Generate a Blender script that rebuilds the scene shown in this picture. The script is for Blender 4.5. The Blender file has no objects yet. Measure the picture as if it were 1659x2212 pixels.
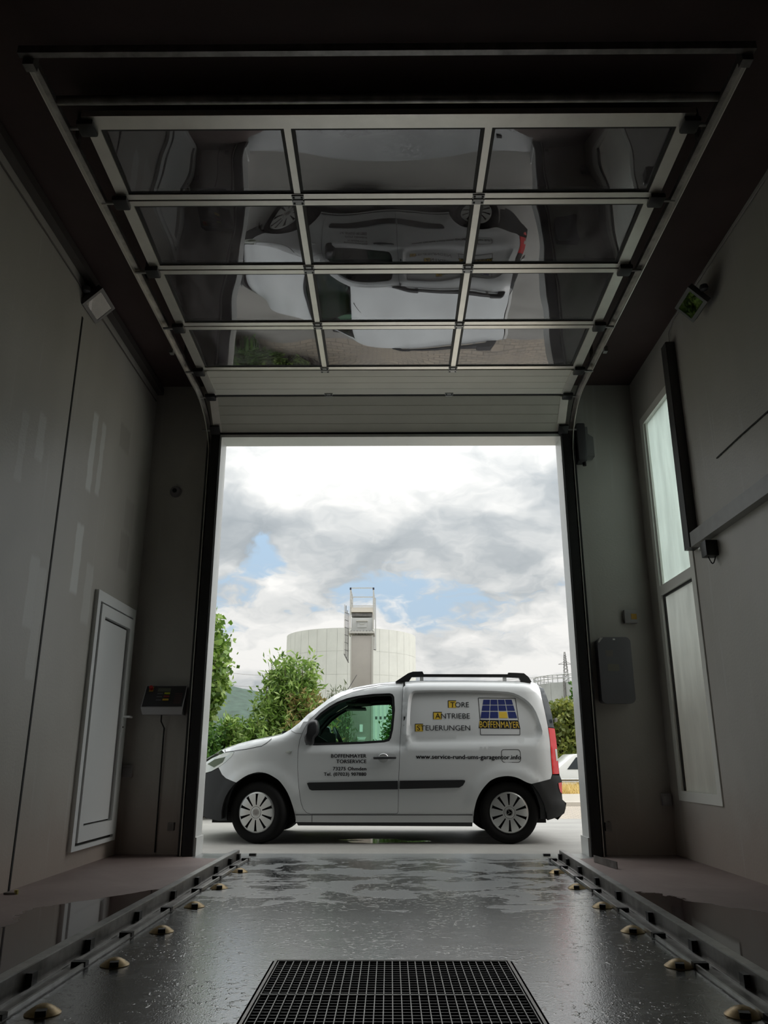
import bpy, bmesh, math, random
import numpy as np
from mathutils import Vector, Matrix
from mathutils.geometry import delaunay_2d_cdt

random.seed(7); rng = np.random.default_rng(11)
SC = bpy.context.scene
COL = SC.collection
PI = math.pi

# ------------------------------------------------------------------ camera
cam_d = bpy.data.cameras.new('camera')
cam_d.sensor_fit = 'VERTICAL'; cam_d.sensor_height = 24.0
cam_d.lens = 24.0 * 1710.0 / 2212.0
cam_d.clip_end = 5000; cam_d.clip_start = 0.05
cam = bpy.data.objects.new('camera', cam_d); COL.objects.link(cam)
cam.location = (0, 0, 0.85)
cam.rotation_euler = (math.radians(90 + 17.35), 0, math.radians(0.42))
SC.camera = cam

# ------------------------------------------------------------------ colour management
vs = SC.view_settings
vs.view_transform = 'Standard'; vs.look = 'None'; vs.gamma = 1.0; vs.use_curve_mapping = False
vs.exposure = 0.40
SC.display_settings.display_device = 'sRGB'
SC.cycles.adaptive_threshold = 0.04; SC.cycles.adaptive_min_samples = 20; SC.cycles.max_bounces = 6; SC.cycles.diffuse_bounces = 3; SC.cycles.glossy_bounces = 3; SC.cycles.transmission_bounces = 5; SC.cycles.transparent_max_bounces = 10

# ------------------------------------------------------------------ sky (broken cloud, brighter towards the zenith)
SKY = 1.0
w = bpy.data.worlds.new('sky'); SC.world = w; w.use_nodes = True
w.cycles.sampling_method = 'MANUAL'; w.cycles.sample_map_resolution = 512
nt = w.node_tree; nt.nodes.clear()
class NT:
    """tiny node helper"""
    def __init__(s, tree): s.t = tree
    def n(s, typ, **kw):
        nd = s.t.nodes.new(typ)
        for k, v in kw.items(): setattr(nd, k, v)
        return nd
    def put(s, sock, v):
        if hasattr(v, 'is_linked') or isinstance(v, bpy.types.NodeSocket): s.t.links.new(v, sock)
        else:
            try: sock.default_value = v
            except Exception:
                sock.default_value = (v, v, v) if not hasattr(v, '__len__') else tuple(v) + (1.0,)
    def math(s, op, a, b=0.0, c=None, clamp=False):
        nd = s.n('ShaderNodeMath', operation=op); nd.use_clamp = clamp
        s.put(nd.inputs[0], a); s.put(nd.inputs[1], b)
        if c is not None: s.put(nd.inputs[2], c)
        return nd.outputs[0]
    def vmath(s, op, a, b=(0, 0, 0)):
        nd = s.n('ShaderNodeVectorMath', operation=op)
        s.put(nd.inputs[0], a); s.put(nd.inputs[1], b)
        return nd.outputs[0]
    def noise(s, vec, scale, detail=4, rough=0.55, dist=0.0, lac=2.0):
        nd = s.n('ShaderNodeTexNoise'); s.put(nd.inputs['Vector'], vec)
        nd.inputs['Scale'].default_value = scale; nd.inputs['Detail'].default_value = detail
        nd.inputs['Roughness'].default_value = rough; nd.inputs['Distortion'].default_value = dist
        nd.inputs['Lacunarity'].default_value = lac
        return nd.outputs['Fac']
    def ramp(s, fac, stops, interp='LINEAR'):
        nd = s.n('ShaderNodeValToRGB'); s.put(nd.inputs[0], fac); cr = nd.color_ramp; cr.interpolation = interp
        while len(cr.elements) < len(stops): cr.elements.new(0.5)
        for e, (p, c) in zip(cr.elements, stops):
            e.position = p; e.color = (c, c, c, 1) if not hasattr(c, '__len__') else tuple(c) + (1,)
        return nd.outputs[0]
    def mix(s, fac, a, b, typ='MIX'):
        nd = s.n('ShaderNodeMix', data_type='RGBA', blend_type=typ)
        s.put(nd.inputs[0], fac); s.put(nd.inputs[6], a if not isinstance(a, tuple) or len(a) == 4 else a + (1,))
        s.put(nd.inputs[7], b if not isinstance(b, tuple) or len(b) == 4 else b + (1,))
        return nd.outputs[2]
    def sep(s, v):
        nd = s.n('ShaderNodeSeparateXYZ'); s.put(nd.inputs[0], v); return nd.outputs
    def comb(s, x, y, z):
        nd = s.n('ShaderNodeCombineXYZ'); s.put(nd.inputs[0], x); s.put(nd.inputs[1], y); s.put(nd.inputs[2], z); return nd.outputs[0]
    def smooth(s, v, a, b):
        nd = s.n('ShaderNodeMapRange', interpolation_type='SMOOTHSTEP')
        s.put(nd.inputs[0], v); nd.inputs[1].default_value = a; nd.inputs[2].default_value = b
        nd.inputs[3].default_value = 0; nd.inputs[4].default_value = 1
        return nd.outputs[0]
q = NT(nt)
tc = q.n('ShaderNodeTexCoord')
d = q.vmath('NORMALIZE', tc.outputs['Generated'])
dx, dy, dz = q.sep(d)
zc = q.math('MAXIMUM', dz, 0.0)
den = q.math('ADD', zc, 0.42)
px = q.math('DIVIDE', dx, den); py = q.math('DIVIDE', dy, den)
SEED = 1.3
P = q.comb(px, q.math('MULTIPLY', py, 1.15), SEED)
warp = q.n('ShaderNodeTexNoise'); q.put(warp.inputs['Vector'], P); warp.inputs['Scale'].default_value = 6.5; warp.inputs['Detail'].default_value = 3; warp.inputs['Roughness'].default_value = 0.6
Pw = q.vmath('ADD', P, q.vmath('MULTIPLY', q.vmath('SUBTRACT', warp.outputs['Color'], (0.5, 0.5, 0.5)), (0.20, 0.20, 0.0)))
dens = q.noise(Pw, 3.0, 6, 0.57)
dens2 = q.noise(q.vmath('ADD', Pw, (0.02, -0.10, 0.0)), 3.0, 5, 0.57)
cover = q.smooth(q.math('ADD', dens, q.math('MULTIPLY', zc, 0.20)), 0.405, 0.485)
lit = q.math('ADD', q.math('MULTIPLY', q.math('SUBTRACT', dens, dens2), 2.6), 0.46, clamp=True)
thick = q.smooth(q.noise(q.vmath('ADD', Pw, (3.3, 1.7, 0)), 2.3, 3, 0.55), 0.36, 0.66)
shade = q.math('ADD', q.math('MULTIPLY', lit, 0.70), q.math('MULTIPLY', q.math('SUBTRACT', 1.0, thick), 0.50), clamp=True)
cloud = q.ramp(shade, [(0.0, (0.36, 0.40, 0.43)), (0.35, (0.50, 0.535, 0.555)), (0.62, (0.74, 0.755, 0.75)), (0.90, (1.0, 0.99, 0.96))])
blue = q.ramp(zc, [(0.0, (0.60, 0.72, 0.82)), (0.35, (0.38, 0.55, 0.74)), (1.0, (0.24, 0.42, 0.70))])
skyc = q.mix(cover, blue, cloud)
grad = q.math('MULTIPLY', q.math('ADD', 0.66, q.math('MULTIPLY', q.math('MULTIPLY', zc, zc), 2.4)), SKY)
bg = q.n('ShaderNodeBackground'); q.put(bg.inputs[0], skyc); q.put(bg.inputs[1], grad)
wo = q.n('ShaderNodeOutputWorld'); nt.links.new(bg.outputs[0], wo.inputs[0])

# ------------------------------------------------------------------ sun veiled by cloud, high to the right
sd = bpy.data.lights.new('sun', 'SUN'); sd.energy = 1.6; sd.angle = math.radians(36); sd.color = (1.0, 0.975, 0.94)
sun = bpy.data.objects.new('sun', sd); COL.objects.link(sun)
el, az = math.radians(44), math.radians(7)
sdir = Vector((math.cos(el) * math.cos(az), -math.cos(el) * math.sin(az), math.sin(el)))
sun.rotation_euler = sdir.to_track_quat('Z', 'Y').to_euler(); sun.location = (20, -6, 30)

# ================================================================== helpers
def mat(name, col, rough=0.5, metal=0.0, var=0.0, vscale=8.0, bump=0.0, bscale=60.0, coat=0.0, spec=0.5, rvar=0.0):
    m = bpy.data.materials.new(name); m.use_nodes = True
    n = NT(m.node_tree); b = m.node_tree.nodes['Principled BSDF']
    b.inputs['Roughness'].default_value = rough; b.inputs['Metallic'].default_value = metal
    b.inputs['Specular IOR Level'].default_value = spec
    if coat: b.inputs['Coat Weight'].default_value = coat; b.inputs['Coat Roughness'].default_value = 0.04
    b.inputs['Base Color'].default_value = tuple(col) + (1,)
    g = None
    if var or bump or rvar:
        g = n.n('ShaderNodeNewGeometry').outputs['Position']
    if var:
        f = n.noise(g, vscale, 5, 0.6)
        c = n.ramp(f, [(0.25, tuple(max(0, x * (1 - var)) for x in col)), (0.75, tuple(min(1, x * (1 + var)) for x in col))])
        n.put(b.inputs['Base Color'], c)
    if rvar:
        f = n.noise(g, vscale * 0.7, 4, 0.6)
        n.put(b.inputs['Roughness'], n.math('ADD', rough - rvar, n.math('MULTIPLY', f, 2 * rvar)))
    if bump:
        bn = n.n('ShaderNodeBump'); bn.inputs['Strength'].default_value = bump; bn.inputs['Distance'].default_value = 0.01
        n.put(bn.inputs['Height'], n.noise(g, bscale, 3, 0.6)); n.put(b.inputs['Normal'], bn.outputs[0])
    return m

def glass_mat(name, tint=(0.9, 0.95, 0.93), ior=1.5, refl=(1, 1, 1), rough=0.0, dust=0.0):
    m = bpy.data.materials.new(name); m.use_nodes = True; t = m.node_tree; t.nodes.clear(); n = NT(t)
    fr = n.n('ShaderNodeFresnel'); fr.inputs[0].default_value = ior
    tr = n.n('ShaderNodeBsdfTransparent'); tr.inputs[0].default_value = tint + (1,)
    gl = n.n('ShaderNodeBsdfGlossy'); gl.inputs['Roughness'].default_value = rough; gl.inputs[0].default_value = refl + (1,)
    mx = n.n('ShaderNodeMixShader'); t.links.new(fr.outputs[0], mx.inputs[0]); t.links.new(tr.outputs[0], mx.inputs[1]); t.links.new(gl.outputs[0], mx.inputs[2])
    o = n.n('ShaderNodeOutputMaterial'); last = mx
    if dust:
        df = n.n('ShaderNodeBsdfDiffuse'); df.inputs[0].default_value = (0.62, 0.58, 0.62, 1)
        last = n.n('ShaderNodeMixShader'); g = n.n('ShaderNodeNewGeometry').outputs['Position']
        n.put(last.inputs[0], n.math('MULTIPLY', n.smooth(n.noise(n.vmath('MULTIPLY', g, (3, 1, 1)), 1.4, 4), 0.2, 0.8), 2 * dust))
        t.links.new(mx.outputs[0], last.inputs[1]); t.links.new(df.outputs[0], last.inputs[2])
    t.links.new(last.outputs[0], o.inputs[0])
    return m

def frost_mat(name, col, trans=0.75):
    m = bpy.data.materials.new(name); m.use_nodes = True; t = m.node_tree; t.nodes.clear(); n = NT(t)
    g = n.n('ShaderNodeNewGeometry').outputs['Position']
    f = n.noise(n.vmath('MULTIPLY', g, (3.0, 3.0, 0.6)), 2.2, 4, 0.6)
    c = n.ramp(f, [(0.3, tuple(x * 0.84 for x in col)), (0.7, col)])
    a = n.n('ShaderNodeBsdfTranslucent'); n.put(a.inputs[0], c)
    b = n.n('ShaderNodeBsdfPrincipled'); n.put(b.inputs['Base Color'], c); b.inputs['Roughness'].default_value = 0.22
    mx = n.n('ShaderNodeMixShader'); mx.inputs[0].default_value = trans
    t.links.new(b.outputs[0], mx.inputs[1]); t.links.new(a.outputs[0], mx.inputs[2])
    o = n.n('ShaderNodeOutputMaterial'); t.links.new(mx.outputs[0], o.inputs[0])
    return m

def leaf_mat(name, cols, trans=0.35):
    m = bpy.data.materials.new(name); m.use_nodes = True; t = m.node_tree; t.nodes.clear(); n = NT(t)
    g = n.n('ShaderNodeNewGeometry')
    k = len(cols)
    c = n.ramp(g.outputs['Random Per Island'], [(i / max(1, k - 1), cc) for i, cc in enumerate(cols)])
    a = n.n('ShaderNodeBsdfTranslucent'); n.put(a.inputs[0], c)
    b = n.n('ShaderNodeBsdfPrincipled'); n.put(b.inputs['Base Color'], c); b.inputs['Roughness'].default_value = 0.45
    mx = n.n('ShaderNodeMixShader'); mx.inputs[0].default_value = trans
    t.links.new(b.outputs[0], mx.inputs[1]); t.links.new(a.outputs[0], mx.inputs[2])
    o = n.n('ShaderNodeOutputMaterial'); t.links.new(mx.outputs[0], o.inputs[0])
    return m

def tag(o, label=None, cat=None, group=None, kind=None):
    if label: o['label'] = label
    if cat: o['category'] = cat
    if group: o['group'] = group
    if kind: o['kind'] = kind
    return o

def empty(name, loc=(0, 0, 0), rz=0.0):
    o = bpy.data.objects.new(name, None); COL.objects.link(o); o.location = loc; o.rotation_euler = (0, 0, rz); return o

def mkobj(name, verts, faces, m, parent=None, smooth=False, sharp=None):
    me = bpy.data.meshes.new(name)
    me.from_pydata([tuple(v) for v in verts], [], [tuple(f) for f in faces])
    if smooth: me.polygons.foreach_set('use_smooth', [True] * len(me.polygons))
    if m is not None: me.materials.append(m)
    if sharp is not None and smooth:
        try: me.set_sharp_from_angle(angle=math.radians(sharp))
        except Exception: pass
    me.update()
    o = bpy.data.objects.new(name, me); COL.objects.link(o)
    if parent is not None: o.parent = parent
    return o

class MB:
    def __init__(s): s.v = []; s.f = []
    def add(s, v, f):
        k = len(s.v); s.v += [tuple(x) for x in v]; s.f += [tuple(i + k for i in g) for g in f]; return s
    def box(s, x0, x1, y0, y1, z0, z1):
        if x0 > x1: x0, x1 = x1, x0
        if y0 > y1: y0, y1 = y1, y0
        if z0 > z1: z0, z1 = z1, z0
        return s.add([(x0, y0, z0), (x1, y0, z0), (x1, y1, z0), (x0, y1, z0), (x0, y0, z1), (x1, y0, z1), (x1, y1, z1), (x0, y1, z1)],
                     [(3, 2, 1, 0), (4, 5, 6, 7), (0, 1, 5, 4), (1, 2, 6, 5), (2, 3, 7, 6), (3, 0, 4, 7)])
    def obox(s, c, ax, ay, az):
        """oriented box: centre and three half-axis vectors"""
        c = Vector(c); ax = Vector(ax); ay = Vector(ay); az = Vector(az)
        v = [c + a * ax + b * ay + e * az for e in (-1, 1) for a, b in ((-1, -1), (1, -1), (1, 1), (-1, 1))]
        return s.add(v, [(3, 2, 1, 0), (4, 5, 6, 7), (0, 1, 5, 4), (1, 2, 6, 5), (2, 3, 7, 6), (3, 0, 4, 7)])
    def bar(s, a, b, wx, wy, up=(0, 0, 1)):
        a = Vector(a); b = Vector(b); dd = (b - a); L = dd.length; dd.normalize(); u = Vector(up)
        if abs(dd.dot(u)) > 0.98: u = Vector((0, 1, 0))
        sx = dd.cross(u).normalized(); sy = sx.cross(dd).normalized()
        return s.obox((a + b) / 2, sx * wx / 2, sy * wy / 2, dd * L / 2)
    def tube(s, pts, r, n=8, cap=True, taper=None):
        pts = [Vector(p) for p in pts]; rings = []
        for i, p in enumerate(pts):
            t = (pts[min(i + 1, len(pts) - 1)] - pts[max(i - 1, 0)]).normalized()
            u = Vector((0, 0, 1)) if abs(t.z) < 0.9 else Vector((0, 1, 0))
            a = t.cross(u).normalized(); b = a.cross(t).normalized()
            rr = r if taper is None else r + (taper - r) * i / max(1, len(pts) - 1)
            rings.append([p + rr * (math.cos(2 * PI * k / n) * a + math.sin(2 * PI * k / n) * b) for k in range(n)])
        v = [x for rg in rings for x in rg]; f = []
        for i in range(len(rings) - 1):
            for k in range(n):
                f.append((i * n + k, i * n + (k + 1) % n, (i + 1) * n + (k + 1) % n, (i + 1) * n + k))
        if cap: f.append(tuple(range(n - 1, -1, -1))); f.append(tuple((len(rings) - 1) * n + k for k in range(n)))
        return s.add(v, f)
    def lathe(s, prof, n=32, M=None):
        """prof: list of (r, h) around local z"""
        v = []; f = []
        for r, h in prof:
            for k in range(n):
                p = Vector((r * math.cos(2 * PI * k / n), r * math.sin(2 * PI * k / n), h)); v.append(M @ p if M else p)
        m = len(prof)
        for i in range(m - 1):
            for k in range(n): f.append((i * n + k, i * n + (k + 1) % n, (i + 1) * n + (k + 1) % n, (i + 1) * n + k))
        if prof[0][0] > 1e-6: f.append(tuple(range(n - 1, -1, -1)))
        if prof[-1][0] > 1e-6: f.append(tuple((m - 1) * n + k for k in range(n)))
        return s.add(v, f)
    def prism(s, poly, fa, fb):
        """poly of 2D points, fa/fb map (u,v)->3D for both caps"""
        n = len(poly); v = [fa(*p) for p in poly] + [fb(*p) for p in poly]
        f = [tuple(range(n)), tuple(range(2 * n - 1, n - 1, -1))] + [(i, i + n, (i + 1) % n + n, (i + 1) % n) for i in range(n)]
        return s.add(v, f)
    def build(s, name, m, parent=None, smooth=False, sharp=35, bevel=0.0):
        o = mkobj(name, s.v, s.f, m, parent, False)
        bm = bmesh.new(); bm.from_mesh(o.data); bmesh.ops.recalc_face_normals(bm, faces=bm.faces)
        if bevel:
            bmesh.ops.bevel(bm, geom=[e for e in bm.edges if len(e.link_faces) == 2 and e.calc_face_angle(0) > 0.6], offset=bevel, segments=2, affect='EDGES', profile=0.6)
        bm.to_mesh(o.data); bm.free()
        if smooth or bevel:
            o.data.polygons.foreach_set('use_smooth', [True] * len(o.data.polygons))
            try: o.data.set_sharp_from_angle(angle=math.radians(sharp))
            except Exception: pass
        return o

def box(name, x0, x1, y0, y1, z0, z1, m, parent=None, bevel=0.0):
    return MB().box(x0, x1, y0, y1, z0, z1).build(name, m, parent, bevel=bevel)

# ================================================================== materials
def wall_paint(name, patches=()):
    m = bpy.data.materials.new(name); m.use_nodes = True; t = m.node_tree; n = NT(t); b = t.nodes['Principled BSDF']
    g = n.n('ShaderNodeNewGeometry').outputs['Position']
    x, y, z = n.sep(g)
    f = n.noise(n.vmath('MULTIPLY', g, (1, 1, 0.6)), 0.9, 3, 0.6)
    c = n.ramp(f, [(0.3, (0.47, 0.455, 0.415)), (0.7, (0.57, 0.55, 0.505))])
    # brown splash zone close to the floor, drips
    low = n.math('SUBTRACT', 1.0, n.smooth(n.math('ADD', z, n.math('MULTIPLY', n.noise(g, 3.0, 2), 0.5)), 0.25, 1.1))
    c = n.mix(n.math('MULTIPLY', low, 0.55), c, (0.40, 0.29, 0.235))
    drip = n.smooth(n.noise(n.vmath('MULTIPLY', g, (9, 9, 0.5)), 1.6, 2, 0.5), 0.62, 0.75)
    c = n.mix(n.math('MULTIPLY', drip, 0.22), c, (0.68, 0.68, 0.66))
    if patches:
        ww = n.math('MULTIPLY', n.math('SUBTRACT', n.noise(n.vmath('MULTIPLY', g, (1, 1, 0.5)), 14, 1), 0.5), 0.05)
        yy = n.math('ADD', y, ww)
    for (y0, y1, z0, z1, k) in patches:
        a = n.math('MULTIPLY', n.smooth(yy, y0 - .01, y0 + .01), n.math('SUBTRACT', 1.0, n.smooth(yy, y1 - .01, y1 + .01)))
        e = n.math('MULTIPLY', n.smooth(z, z0 - .03, z0 + .02), n.math('SUBTRACT', 1.0, n.smooth(n.math('ADD', z, ww), z1 - .02, z1 + .03)))
        col = (0.80, 0.82, 0.80) if k > 0 else (0.36, 0.34, 0.31)
        c = n.mix(n.math('MULTIPLY', n.math('MULTIPLY', a, e), abs(k)), c, col)
    n.put(b.inputs['Base Color'], c); b.inputs['Roughness'].default_value = 0.42
    bn = n.n('ShaderNodeBump'); bn.inputs['Strength'].default_value = 0.12; bn.inputs['Distance'].default_value = 0.01
    n.put(bn.inputs['Height'], n.noise(g, 45, 1)); n.put(b.inputs['Normal'], bn.outputs[0])
    return m

def floor_mat(name, lane=True):
    m = bpy.data.materials.new(name); m.use_nodes = True; t = m.node_tree; n = NT(t); b = t.nodes['Principled BSDF']
    g = n.n('ShaderNodeNewGeometry').outputs['Position']
    x, y, z = n.sep(g)
    fine = n.noise(g, 55, 3, 0.7); grit = n.noise(n.vmath('MULTIPLY', g, (1.0, 0.7, 1)), 150, 2, 0.75)
    if lane:
        big = n.noise(n.vmath('MULTIPLY', g, (1.0, 1.5, 1)), 1.9, 6, 0.66, 0.6)
        med = n.noise(n.vmath('MULTIPLY', g, (1.0, 1.4, 1)), 7.0, 3, 0.65)
        wet = n.smooth(n.math('ADD', n.math('ADD', n.math('MULTIPLY', big, 0.8), n.math('MULTIPLY', med, 0.2)), n.math('MULTIPLY', n.math('SUBTRACT', 1.0, n.smooth(y, 4.4, 5.8)), 0.22)), 0.485, 0.52)
        wet = n.math('MULTIPLY', wet, n.math('SUBTRACT', 1.0, n.smooth(y, 7.3, 8.0)))
        dry_c = n.ramp(fine, [(0.3, (0.19, 0.205, 0.208)), (0.7, (0.34, 0.36, 0.362))])
        wet_c = n.ramp(grit, [(0.3, (0.020, 0.022, 0.024)), (0.7, (0.070, 0.078, 0.082))])
        rw = n.math('ADD', n.math('ADD', 0.07, n.math('MULTIPLY', n.math('SUBTRACT', 1.0, n.smooth(y, 4.6, 5.8)), 0.10)), n.math('MULTIPLY', med, 0.18)); rd = n.math('ADD', 0.26, n.math('MULTIPLY', fine, 0.16))
    else:
        big = n.noise(n.vmath('MULTIPLY', g, (1.0, 0.8, 1)), 1.5, 6, 0.62, 0.4)
        ax = n.math('ABSOLUTE', x)
        near = n.math('SUBTRACT', 1.0, n.smooth(n.math('ADD', ax, n.math('MULTIPLY', n.smooth(y, 5.0, 6.9), 1.1)), 1.75, 2.35))
        wet = n.smooth(n.math('ADD', n.math('MULTIPLY', big, 0.8), n.math('MULTIPLY', near, 0.42)), 0.52, 0.57)
        dry_c = n.ramp(big, [(0.3, (0.20, 0.150, 0.140)), (0.7, (0.30, 0.235, 0.22))])
        wet_c = n.ramp(big, [(0.3, (0.040, 0.026, 0.026)), (0.7, (0.065, 0.045, 0.045))])
        rw = n.math('ADD', 0.03, n.math('MULTIPLY', fine, 0.04)); rd = n.math('ADD', 0.50, n.math('MULTIPLY', fine, 0.2))
    n.put(b.inputs['Base Color'], n.mix(wet, dry_c, wet_c))
    mx = n.n('ShaderNodeMix', data_type='FLOAT'); n.put(mx.inputs[0], wet); n.put(mx.inputs[2], rd); n.put(mx.inputs[3], rw)
    n.put(b.inputs['Roughness'], mx.outputs[0])
    b.inputs['IOR'].default_value = 2.9 if lane else 1.7
    h = n.math('ADD', n.math('MULTIPLY', fine, 0.34), n.math('MULTIPLY', grit, 0.45))
    if lane:
        blobs = n.math('MULTIPLY', n.smooth(n.noise(g, 30, 2, 0.6), 0.56, 0.68), n.smooth(big, 0.42, 0.6))
        h = n.math('ADD', h, n.math('MULTIPLY', blobs, 0.9))
        h = n.math('ADD', h, n.math('MULTIPLY', wet, -0.6))
    else: h = n.math('MULTIPLY', h, n.math('SUBTRACT', 1.0, n.math('MULTIPLY', wet, 0.97)))
    bn = n.n('ShaderNodeBump'); bn.inputs['Strength'].default_value = 0.55 if lane else 0.5; bn.inputs['Distance'].default_value = 0.0042 if lane else 0.0032
    n.put(bn.inputs['Height'], h); n.put(b.inputs['Normal'], bn.outputs[0])
    if lane:      # thin water film over the concrete
        b.inputs['Coat Weight'].default_value = 1.0; b.inputs['Coat IOR'].default_value = 1.45
        n.put(b.inputs['Coat Weight'], n.math('ADD', 0.35, n.math('MULTIPLY', wet, 0.65)))
        n.put(b.inputs['Coat Roughness'], n.math('ADD', 0.05, n.math('MULTIPLY', med, 0.08)))
        b2 = n.n('ShaderNodeBump'); b2.inputs['Strength'].default_value = 0.30; b2.inputs['Distance'].default_value = 0.0042
        n.put(b2.inputs['Height'], h); n.put(b.inputs['Coat Normal'], b2.outputs[0])
    return m

def apron_mat(name):
    m = bpy.data.materials.new(name); m.use_nodes = True; t = m.node_tree; n = NT(t); b = t.nodes['Principled BSDF']
    g = n.n('ShaderNodeNewGeometry').outputs['Position']; x, y, z = n.sep(g)
    big = n.noise(n.vmath('MULTIPLY', g, (0.7, 1.3, 1)), 1.3, 6, 0.6, 0.5); fine = n.noise(g, 50, 4, 0.7)
    c = n.ramp(n.math('ADD', n.math('MULTIPLY', big, 0.7), n.math('MULTIPLY', fine, 0.3)), [(0.3, (0.22, 0.215, 0.20)), (0.7, (0.35, 0.342, 0.32))])
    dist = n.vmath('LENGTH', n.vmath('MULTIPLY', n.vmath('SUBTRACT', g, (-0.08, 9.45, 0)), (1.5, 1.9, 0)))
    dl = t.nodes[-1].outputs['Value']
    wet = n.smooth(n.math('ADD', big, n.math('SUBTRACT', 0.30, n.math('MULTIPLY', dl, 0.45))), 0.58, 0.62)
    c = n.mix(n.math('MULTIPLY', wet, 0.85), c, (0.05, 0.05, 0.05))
    n.put(b.inputs['Base Color'], c)
    mx = n.n('ShaderNodeMix', data_type='FLOAT'); n.put(mx.inputs[0], wet); mx.inputs[2].default_value = 0.6; mx.inputs[3].default_value = 0.06
    n.put(b.inputs['Roughness'], mx.outputs[0])
    bn = n.n('ShaderNodeBump'); bn.inputs['Strength'].default_value = 0.25; bn.inputs['Distance'].default_value = 0.006
    n.put(bn.inputs['Height'], n.math('MULTIPLY', fine, n.math('SUBTRACT', 1.0, wet))); n.put(b.inputs['Normal'], bn.outputs[0])
    return m

def paving_mat(name):
    m = bpy.data.materials.new(name); m.use_nodes = True; t = m.node_tree; n = NT(t); b = t.nodes['Principled BSDF']
    g = n.n('ShaderNodeNewGeometry').outputs['Position']
    br = n.n('ShaderNodeTexBrick'); n.put(br.inputs['Vector'], g); br.inputs['Scale'].default_value = 2.5
    br.inputs['Color1'].default_value = (0.42, 0.36, 0.29, 1); br.inputs['Color2'].default_value = (0.34, 0.30, 0.25, 1); br.inputs['Mortar'].default_value = (0.20, 0.18, 0.15, 1)
    br.inputs['Mortar Size'].default_value = 0.02
    n.put(b.inputs['Base Color'], br.outputs[0]); b.inputs['Roughness'].default_value = 0.8
    return m

M_WALL_L = wall_paint('grey_wall_with_patches', [
    (6.33, 6.44, 3.05, 3.75, 0.75), (6.55, 6.64, 3.08, 3.75, 0.6), (6.26, 6.40, 2.15, 2.72, 0.7), (6.55, 6.72, 1.95, 2.45, 0.3),
    (5.35, 5.47, 2.95, 3.30, 0.35), (5.52, 5.66, 1.75, 2.25, 0.3), (5.10, 5.2, 2.7, 3.2, 0.22), (5.66, 5.8, 1.4, 2.2, 0.25),
    (7.0, 7.28, 3.72, 3.95, -0.6), (7.30, 7.55, 2.6, 2.95, -0.6), (7.35, 7.6, 3.0, 3.3, -0.4)])  # lighter and darker rectangles mixed into the wall colour
M_WALL = wall_paint('grey_wall_paint')
M_CEIL = mat('dark_ceiling', (0.075, 0.048, 0.046), 0.7, var=0.15, vscale=2)
M_LANE = floor_mat('wet_lane_concrete', True); M_AISLE = floor_mat('aisle_floor_brown', False)
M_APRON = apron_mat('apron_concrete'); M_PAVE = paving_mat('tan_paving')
M_WHITE_PANEL = mat('white_jamb_panel', (0.66, 0.67, 0.655), 0.35, var=0.03)
M_DARK = mat('black_plastic', (0.012, 0.012, 0.013), 0.45)
M_RUBBER = mat('black_rubber', (0.010, 0.010, 0.010), 0.7)
M_STEEL = mat('galvanised_steel', (0.42, 0.42, 0.41), 0.38, 0.9, var=0.25, vscale=12, rvar=0.1)
M_STEELD = mat('dirty_steel', (0.22, 0.21, 0.20), 0.40, 0.75, var=0.45, vscale=9, rvar=0.12)
M_ALU = mat('grey_beige_aluminium', (0.80, 0.77, 0.70), 0.40, 0.85, var=0.06)
M_SECT = mat('grey_beige_section', (0.58, 0.565, 0.49), 0.5, var=0.05, vscale=3)
M_PANE = glass_mat('clear_acrylic', (0.88, 0.88, 0.90), 2.5, dust=0.15)
M_UPVC = mat('white_upvc', (0.88, 0.90, 0.89), 0.32)
M_GASKET = mat('dark_gasket', (0.035, 0.034, 0.032), 0.6)
M_BRASS = mat('worn_brass', (0.36, 0.26, 0.12), 0.42, 0.5, var=0.35, vscale=40)
M_FROST = frost_mat('frosted_glass', (0.80, 0.88, 0.85), 0.8)
M_FROST2 = frost_mat('frosted_glass_dimmed', (0.70, 0.74, 0.72), 0.72)  # darker copy of the upper glass; the dimmer light is put into its colour

# ================================================================== hall
XL, XR, YG, YO, YB, ZC = -2.58, 2.67, 8.0, 8.1, -2.2, 4.82
GL, GR, GT = -1.80, 1.83, 4.15
def struct(o, label, cat): return tag(o, label, cat, kind='structure')
# left wall: solid outer leaf with two smooth panels and a sealed joint
wl = struct(box('wall_left', XL - 0.15, XL, YB, YO, -0.02, 5.05, M_WALL_L), 'tall grey painted left wall with lighter and darker patches', 'wall')
MB().box(XL - 0.01, XL + 0.004, 5.838, 5.862, 0.0, 4.40).build('joint_seal', M_RUBBER, wl)
# right wall with window hole y 6.76..7.74, z 0.49..4.29
WY0, WY1, WZ0, WZ1 = 6.76, 7.76, 0.49, 4.29
b = MB(); XRO = XR + 0.15
b.box(XR, XRO, YB, WY0, -0.02, 5.05); b.box(XR, XRO, WY1, YO, -0.02, 5.05); b.box(XR, XRO, WY0, WY1, -0.02, WZ0); b.box(XR, XRO, WY0, WY1, WZ1, 5.05)
wr = struct(b.build('wall_right', M_WALL), 'grey painted right wall around the tall frosted window', 'wall')
# gate wall
b = MB(); b.box(XL, GL - 0.001, YG, YO, -0.02, 5.05); b.box(GR + 0.001, XR, YG, YO, -0.02, 5.05); b.box(GL - 0.001, GR + 0.001, YG, YO, GT + 0.03, 5.05)
wf = struct(b.build('wall_front', M_WALL), 'shaded grey wall around the open gate', 'wall')
struct(box('wall_back', XL - 0.15, XRO, YB - 0.15, YB, -0.02, 5.05, M_WALL), 'grey end wall behind the viewer', 'wall')
struct(box('ceiling', XL - 0.15, XRO, YB - 0.15, YO, ZC, 5.05, M_CEIL), 'dark ceiling above the raised gate', 'ceiling')
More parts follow.
